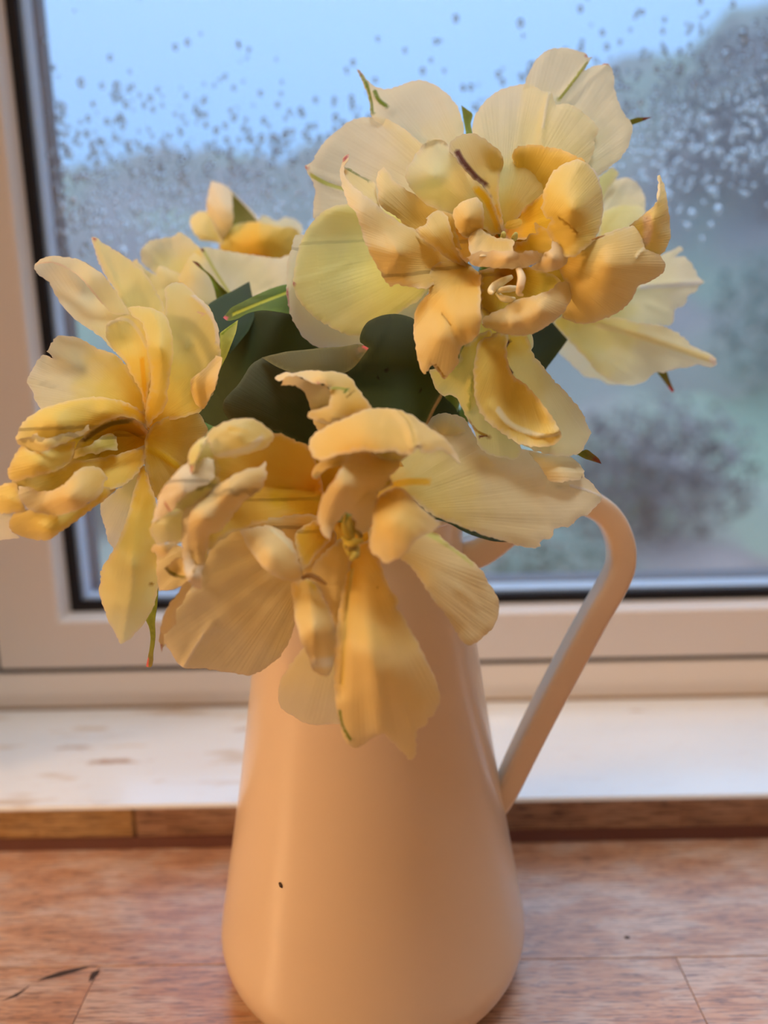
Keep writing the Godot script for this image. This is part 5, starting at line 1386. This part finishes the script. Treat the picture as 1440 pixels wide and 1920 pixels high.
func middle_tulip() -> void:
	var t := thing("tulip", "creamy white tulip half hidden behind the left tulip, with a dark green pointed sepal", "tulip", Vector3(-0.0631, 0.2655, -0.0292), "tulips in the enamel jug")
	t.basis = Basis(Vector3(0.97229, 0, -0.23379), Vector3(0.01663, 0.99747, 0.06916), Vector3(0.2332, -0.07113, 0.96982))
	put("stem", tube(smooth_line([Vector3(0, 0, -0.016), Vector3(0.0155, -0.0227, -0.0001), Vector3(0.0344, -0.0732, 0.0209), Vector3(0.0378, -0.1391, 0.0355), Vector3(0.0429, -0.232, 0.0569)], 8), [0.0042, 0.0030, 0.0030, 0.0028], 12), M.stem, t)
	petal(t, "petal", "pale", [-24, -2, 371], 8, 8,
		[-194, 187, -169, 217, -116, 233, -61, 244, -47, 255, -25, 249, 8, 217, 35, 190, 42, 136, 13, 32, -42, -2, -75, 33, -134, 86, -167, 113, -192, 134],
		[-24, -2, -48, -192, 187, -184, -47, 255, -212, 33, 189, -110, -87, 140, -188], [[[-170, 209, -155, 166, -124, 113], 23, 8]], [])
	petal(t, "petal", "white3", [40, -70, 371], 8, 8,
		[-56, 71, -33, 119, 5, 170, 37, 192, 113, 187, 194, 174, 266, 165, 346, 156, 392, 172, 406, 137, 398, 83, 363, 52, 295, 35, 222, 5, 131, -12, 60, -28, 1, -11, -39, 32],
		[43, -24, 17, -56, 71, -76, 37, 192, -131, 392, 169, -105, 359, 57, -17, 160, 94, -96, 18, 101, -46], [[[41, 185, 72, 119, 125, 14], 16, 10]], [[[42, 190, 80, 110, 134, 14], 12, "lime2"], [[35, 199, 43, 181], 9, "maroon"]])
	petal(t, "petal", "yellow5", [-164, -233, 399], 5, 6,
		[-223, 142, -210, 152, -199, 134, -167, 103, -144, 94, -128, 123, -89, 112, -47, 95, -54, 58, -99, 38, -109, -83, -144, -72, -182, 28],
		[-156, -83, -13, -210, 150, -135, -127, 120, -128, -51, 83, -100, -149, 28, -75], [], [])
	petal(t, "sepal", "sepal", [124, -29, 239], 0, 0,
		[0, 135, 16, 132, 41, 106, 66, 84, 91, 52, 130, 14, 114, -7, 80, -6, 73, 36, 55, 83, 20, 115],
		[1, 134, 69, 90, 52, 92, 120, -2, 71, 55, 81, 86, 77, 15, 99], [[[14, 129, 69, 68, 115, 4], 8, -8]], [[[0, 135, 24, 118], 10, "maroon"], [[49, 89, 88, 25], 6, "green"]])
	petal(t, "leaf", "leafdark", [173, -504, 615], 5, 0,
		[55, -172, 84, -127, 151, -64, 246, -42, 320, -45, 359, -89, 412, -162, 452, -220, 417, -379, 346, -492, 173, -504, 30, -506, -45, -513, -87, -469, -35, -367, 21, -290],
		[55, -172, 179, 246, -42, 240, 412, -162, 367, 346, -492, 585, 17, -436, 300, 211, -268, 382], [], [])
	petal(t, "leaf", "leafdark", [96, -254, 618], 3, 0,
		[44, -26, 83, 1, 145, 30, 204, 61, 208, 13, 213, -36, 177, -114, 104, -185, 60, -154, 59, -80],
		[48, -26, 232, 204, 59, 95, 148, -150, 355, 81, -96, 324], [], [])

func right_tulip() -> void:
	var t := thing("tulip", "creamy tulip at the right edge of the bunch, half hidden behind the large tulip", "tulip", Vector3(0.0803, 0.2625, -0.0339), "tulips in the enamel jug")
	t.basis = Basis(Vector3(0.97568, 0, 0.2192), Vector3(-0.01342, 0.99812, 0.05974), Vector3(-0.21879, -0.06123, 0.97385))
	put("stem", tube(smooth_line([Vector3(0, 0, -0.016), Vector3(-0.0227, -0.0213, 0.0031), Vector3(-0.0504, -0.07, 0.0278), Vector3(-0.054, -0.136, 0.0417), Vector3(-0.0593, -0.2292, 0.0622)], 8), [0.0042, 0.0030, 0.0030, 0.0028], 12), M.stem, t)
	petal(t, "petal", "pale", [-23, -13, 549], 6, 6,
		[372, 154, 420, 176, 462, 189, 469, 180, 435, 150, 469, 149, 491, 128, 511, 94, 527, 60, 544, 45, 526, 35, 513, 11, 479, -4, 463, -41, 427, -60, 424, -89, 414, -116, 383, -117, 274, -113, 109, -103, -22, -44, -13, 19, 218, 77, 318, 118],
		[-1, -13, -17, 462, 186, -331, 544, 45, -248, 415, -115, -131, 329, 101, -234, 302, -36, -158, 406, 36, -170], [[[252, 26, 354, 44, 541, 44], 14, 15], [[328, -37, 398, -66], 16, 8]], [[[296, 35, 406, 36, 532, 43], 16, "white"]])
	petal(t, "petal", "tan3", [-81, -53, 658], 5, 6,
		[-46, -86, -29, -70, 53, -57, 126, -70, 208, -77, 260, -94, 372, -115, 427, -141, 459, -167, 486, -194, 532, -216, 568, -243, 572, -259, 559, -273, 508, -264, 467, -273, 420, -277, 378, -289, 346, -288, 321, -316, 286, -333, 218, -334, 147, -300, 85, -232, 2, -141],
		[-37, -81, 31, 568, -253, -23, 373, -116, -35, 218, -332, -3, 85, -220, -2, 250, -155, 90, 165, -217, -1, 376, -264, 5], [[[116, -90, 260, -135, 401, -186, 566, -251], 24, 20]], [[[127, -101, 260, -140, 401, -191, 558, -248], 20, "peach"], [[553, -243, 569, -256], 20, "pink3"]])
	petal(t, "petal", "white3", [-82, -75, 494], 4, 6,
		[7, -144, -22, -207, 21, -248, 62, -290, 91, -315, 136, -321, 188, -349, 232, -350, 183, -284, 74, -179],
		[7, -150, -46, -19, -207, -87, 226, -348, -128, 77, -248, -78], [], [])
	petal(t, "petal", "pale2", [57, 153, 354], 4, 6,
		[125, 224, 131, 303, 149, 339, 188, 357, 240, 361, 287, 357, 308, 329, 294, 304, 246, 271, 251, 192, 135, 75, 31, -3, -9, 28, 48, 128],
		[11, 17, 14, 135, 229, -116, 149, 338, -235, 287, 355, -315, 252, 218, -120, 207, 301, -217], [], [])
	petal(t, "petal", "white3", [57, 204, 354], 5, 8,
		[138, 337, 143, 404, 167, 449, 200, 474, 239, 480, 272, 466, 298, 436, 311, 403, 314, 359, 309, 331, 272, 252, 159, 126, 32, -3, -18, 28, 29, 130, 107, 228],
		[11, 17, -7, 138, 202, -152, 142, 343, -256, 239, 478, -423, 311, 359, -364, 213, 406, -375], [], [[[281, 461, 297, 447], 8, "pink3"]])
	petal(t, "petal", "lime2", [57, 205, 354], 4, 4,
		[113, 470, 177, 520, 203, 497, 189, 464, 159, 425, 141, 378, 88, 205, 21, 27, -9, 28, 27, 205, 84, 377],
		[6, 32, -10, 66, 256, -171, 119, 460, -283, 193, 513, -379, 141, 393, -270, 156, 452, -310], [], [])
	petal(t, "sepal", "sepal", [275, -196, 219], 0, 0,
		[348, -276, 390, -282, 419, -335, 440, -376, 431, -382, 405, -347, 377, -311],
		[362, -282, -93, 436, -379, -127, 413, -329, -103, 386, -317, -100], [], [[[420, -361, 437, -380], 10, "pink"]])
	petal(t, "leaf", "leafdark", [-127, -287, 468], 3, 0,
		[-146, -114, -88, -105, -44, -84, 12, -149, -19, -189, -63, -243, -85, -277, -127, -287, -148, -199],
		[-137, -119, 321, -44, -87, 183, 11, -150, 166, -63, -242, 337, -109, -203, 401], [], [])
	petal(t, "leaf", "leafdark", [-501, -665, 624], 3, 0,
		[-631, -222, -517, -213, -405, -312, -359, -380, -369, -416, -445, -506, -540, -528, -627, -386],
		[-631, -222, 615, -359, -380, 509, -540, -528, 742, -482, -365, 641], [], [])

func rear_tulip() -> void:
	var t := thing("tulip", "small blurred tulip furthest back, low against the window pane, with a pink-tipped petal", "tulip", Vector3(-0.0473, 0.292, -0.0848), "tulips in the enamel jug")
	t.basis = Basis(Vector3(0.98747, 0, -0.15781), Vector3(0.02091, 0.99118, 0.13084), Vector3(0.15642, -0.1325, 0.97876))
	put("stem", tube(smooth_line([Vector3(0, 0, -0.016), Vector3(0.0055, -0.031, 0.0251), Vector3(0.0122, -0.0914, 0.0783), Vector3(0.0159, -0.1564, 0.0966), Vector3(0.0215, -0.2478, 0.1232)], 8), [0.0042, 0.0030, 0.0030, 0.0028], 12), M.stem, t)
	petal(t, "petal", "pinkcream", [-56, -5, 309], 4, 4,
		[-209, 137, -201, 232, -189, 281, -146, 269, -105, 243, -95, 171, -101, 87, -155, 10, -184, 73],
		[-189, 279, -213, -207, 137, -102, -101, 233, -162, -152, 15, -29, -148, 160, -58], [], [])
	petal(t, "sepal", "sepal4", [-56, -5, 309], 0, 0,
		[-105, 241, -47, 185, 2, 135, 24, 103, -52, 92, -104, 88, -99, 163],
		[-106, 238, -164, 22, 103, -140, -102, 93, -70, -50, 135, -141], [], [[[-105, 241, -47, 185, 22, 105], 12, "pinkcream"]])
	petal(t, "petal", "mid", [-57, -24, 309], 5, 8,
		[-287, 115, -265, 138, -213, 145, -178, 83, -141, 5, -194, 17, -243, 24, -269, 53],
		[-285, 115, -106, -213, 143, -126, -146, 7, -4, -231, 82, -22], [], [])
	petal(t, "petal", "gold", [0, -93, 309], 6, 8,
		[-163, -9, -147, 44, -113, 85, -61, 95, 11, 100, 91, 82, 193, 61, 204, 44, 181, -15, 168, -74, 103, -94, -20, -93, -121, -73],
		[0, -88, -12, -157, 5, -26, -61, 95, -64, 192, 54, -10, 16, 14, 62], [], [])
	petal(t, "petal", "white2", [-1, -114, 309], 4, 8,
		[6, 99, 33, 128, 69, 119, 94, 103, 137, 121, 199, 103, 214, 62, 201, 24, 130, 44, 61, 78],
		[6, 99, -77, 137, 119, -106, 203, 44, -27, 92, 83, -36], [], [])
	petal(t, "leaf", "leafdark", [222, -889, 956], 3, 0,
		[145, -354, 438, -297, 679, -355, 730, -577, 657, -822, 378, -872, 189, -821, 108, -575],
		[145, -354, 629, 679, -355, 713, 657, -822, 1034, 189, -821, 961, 408, -574, 833], [], [])
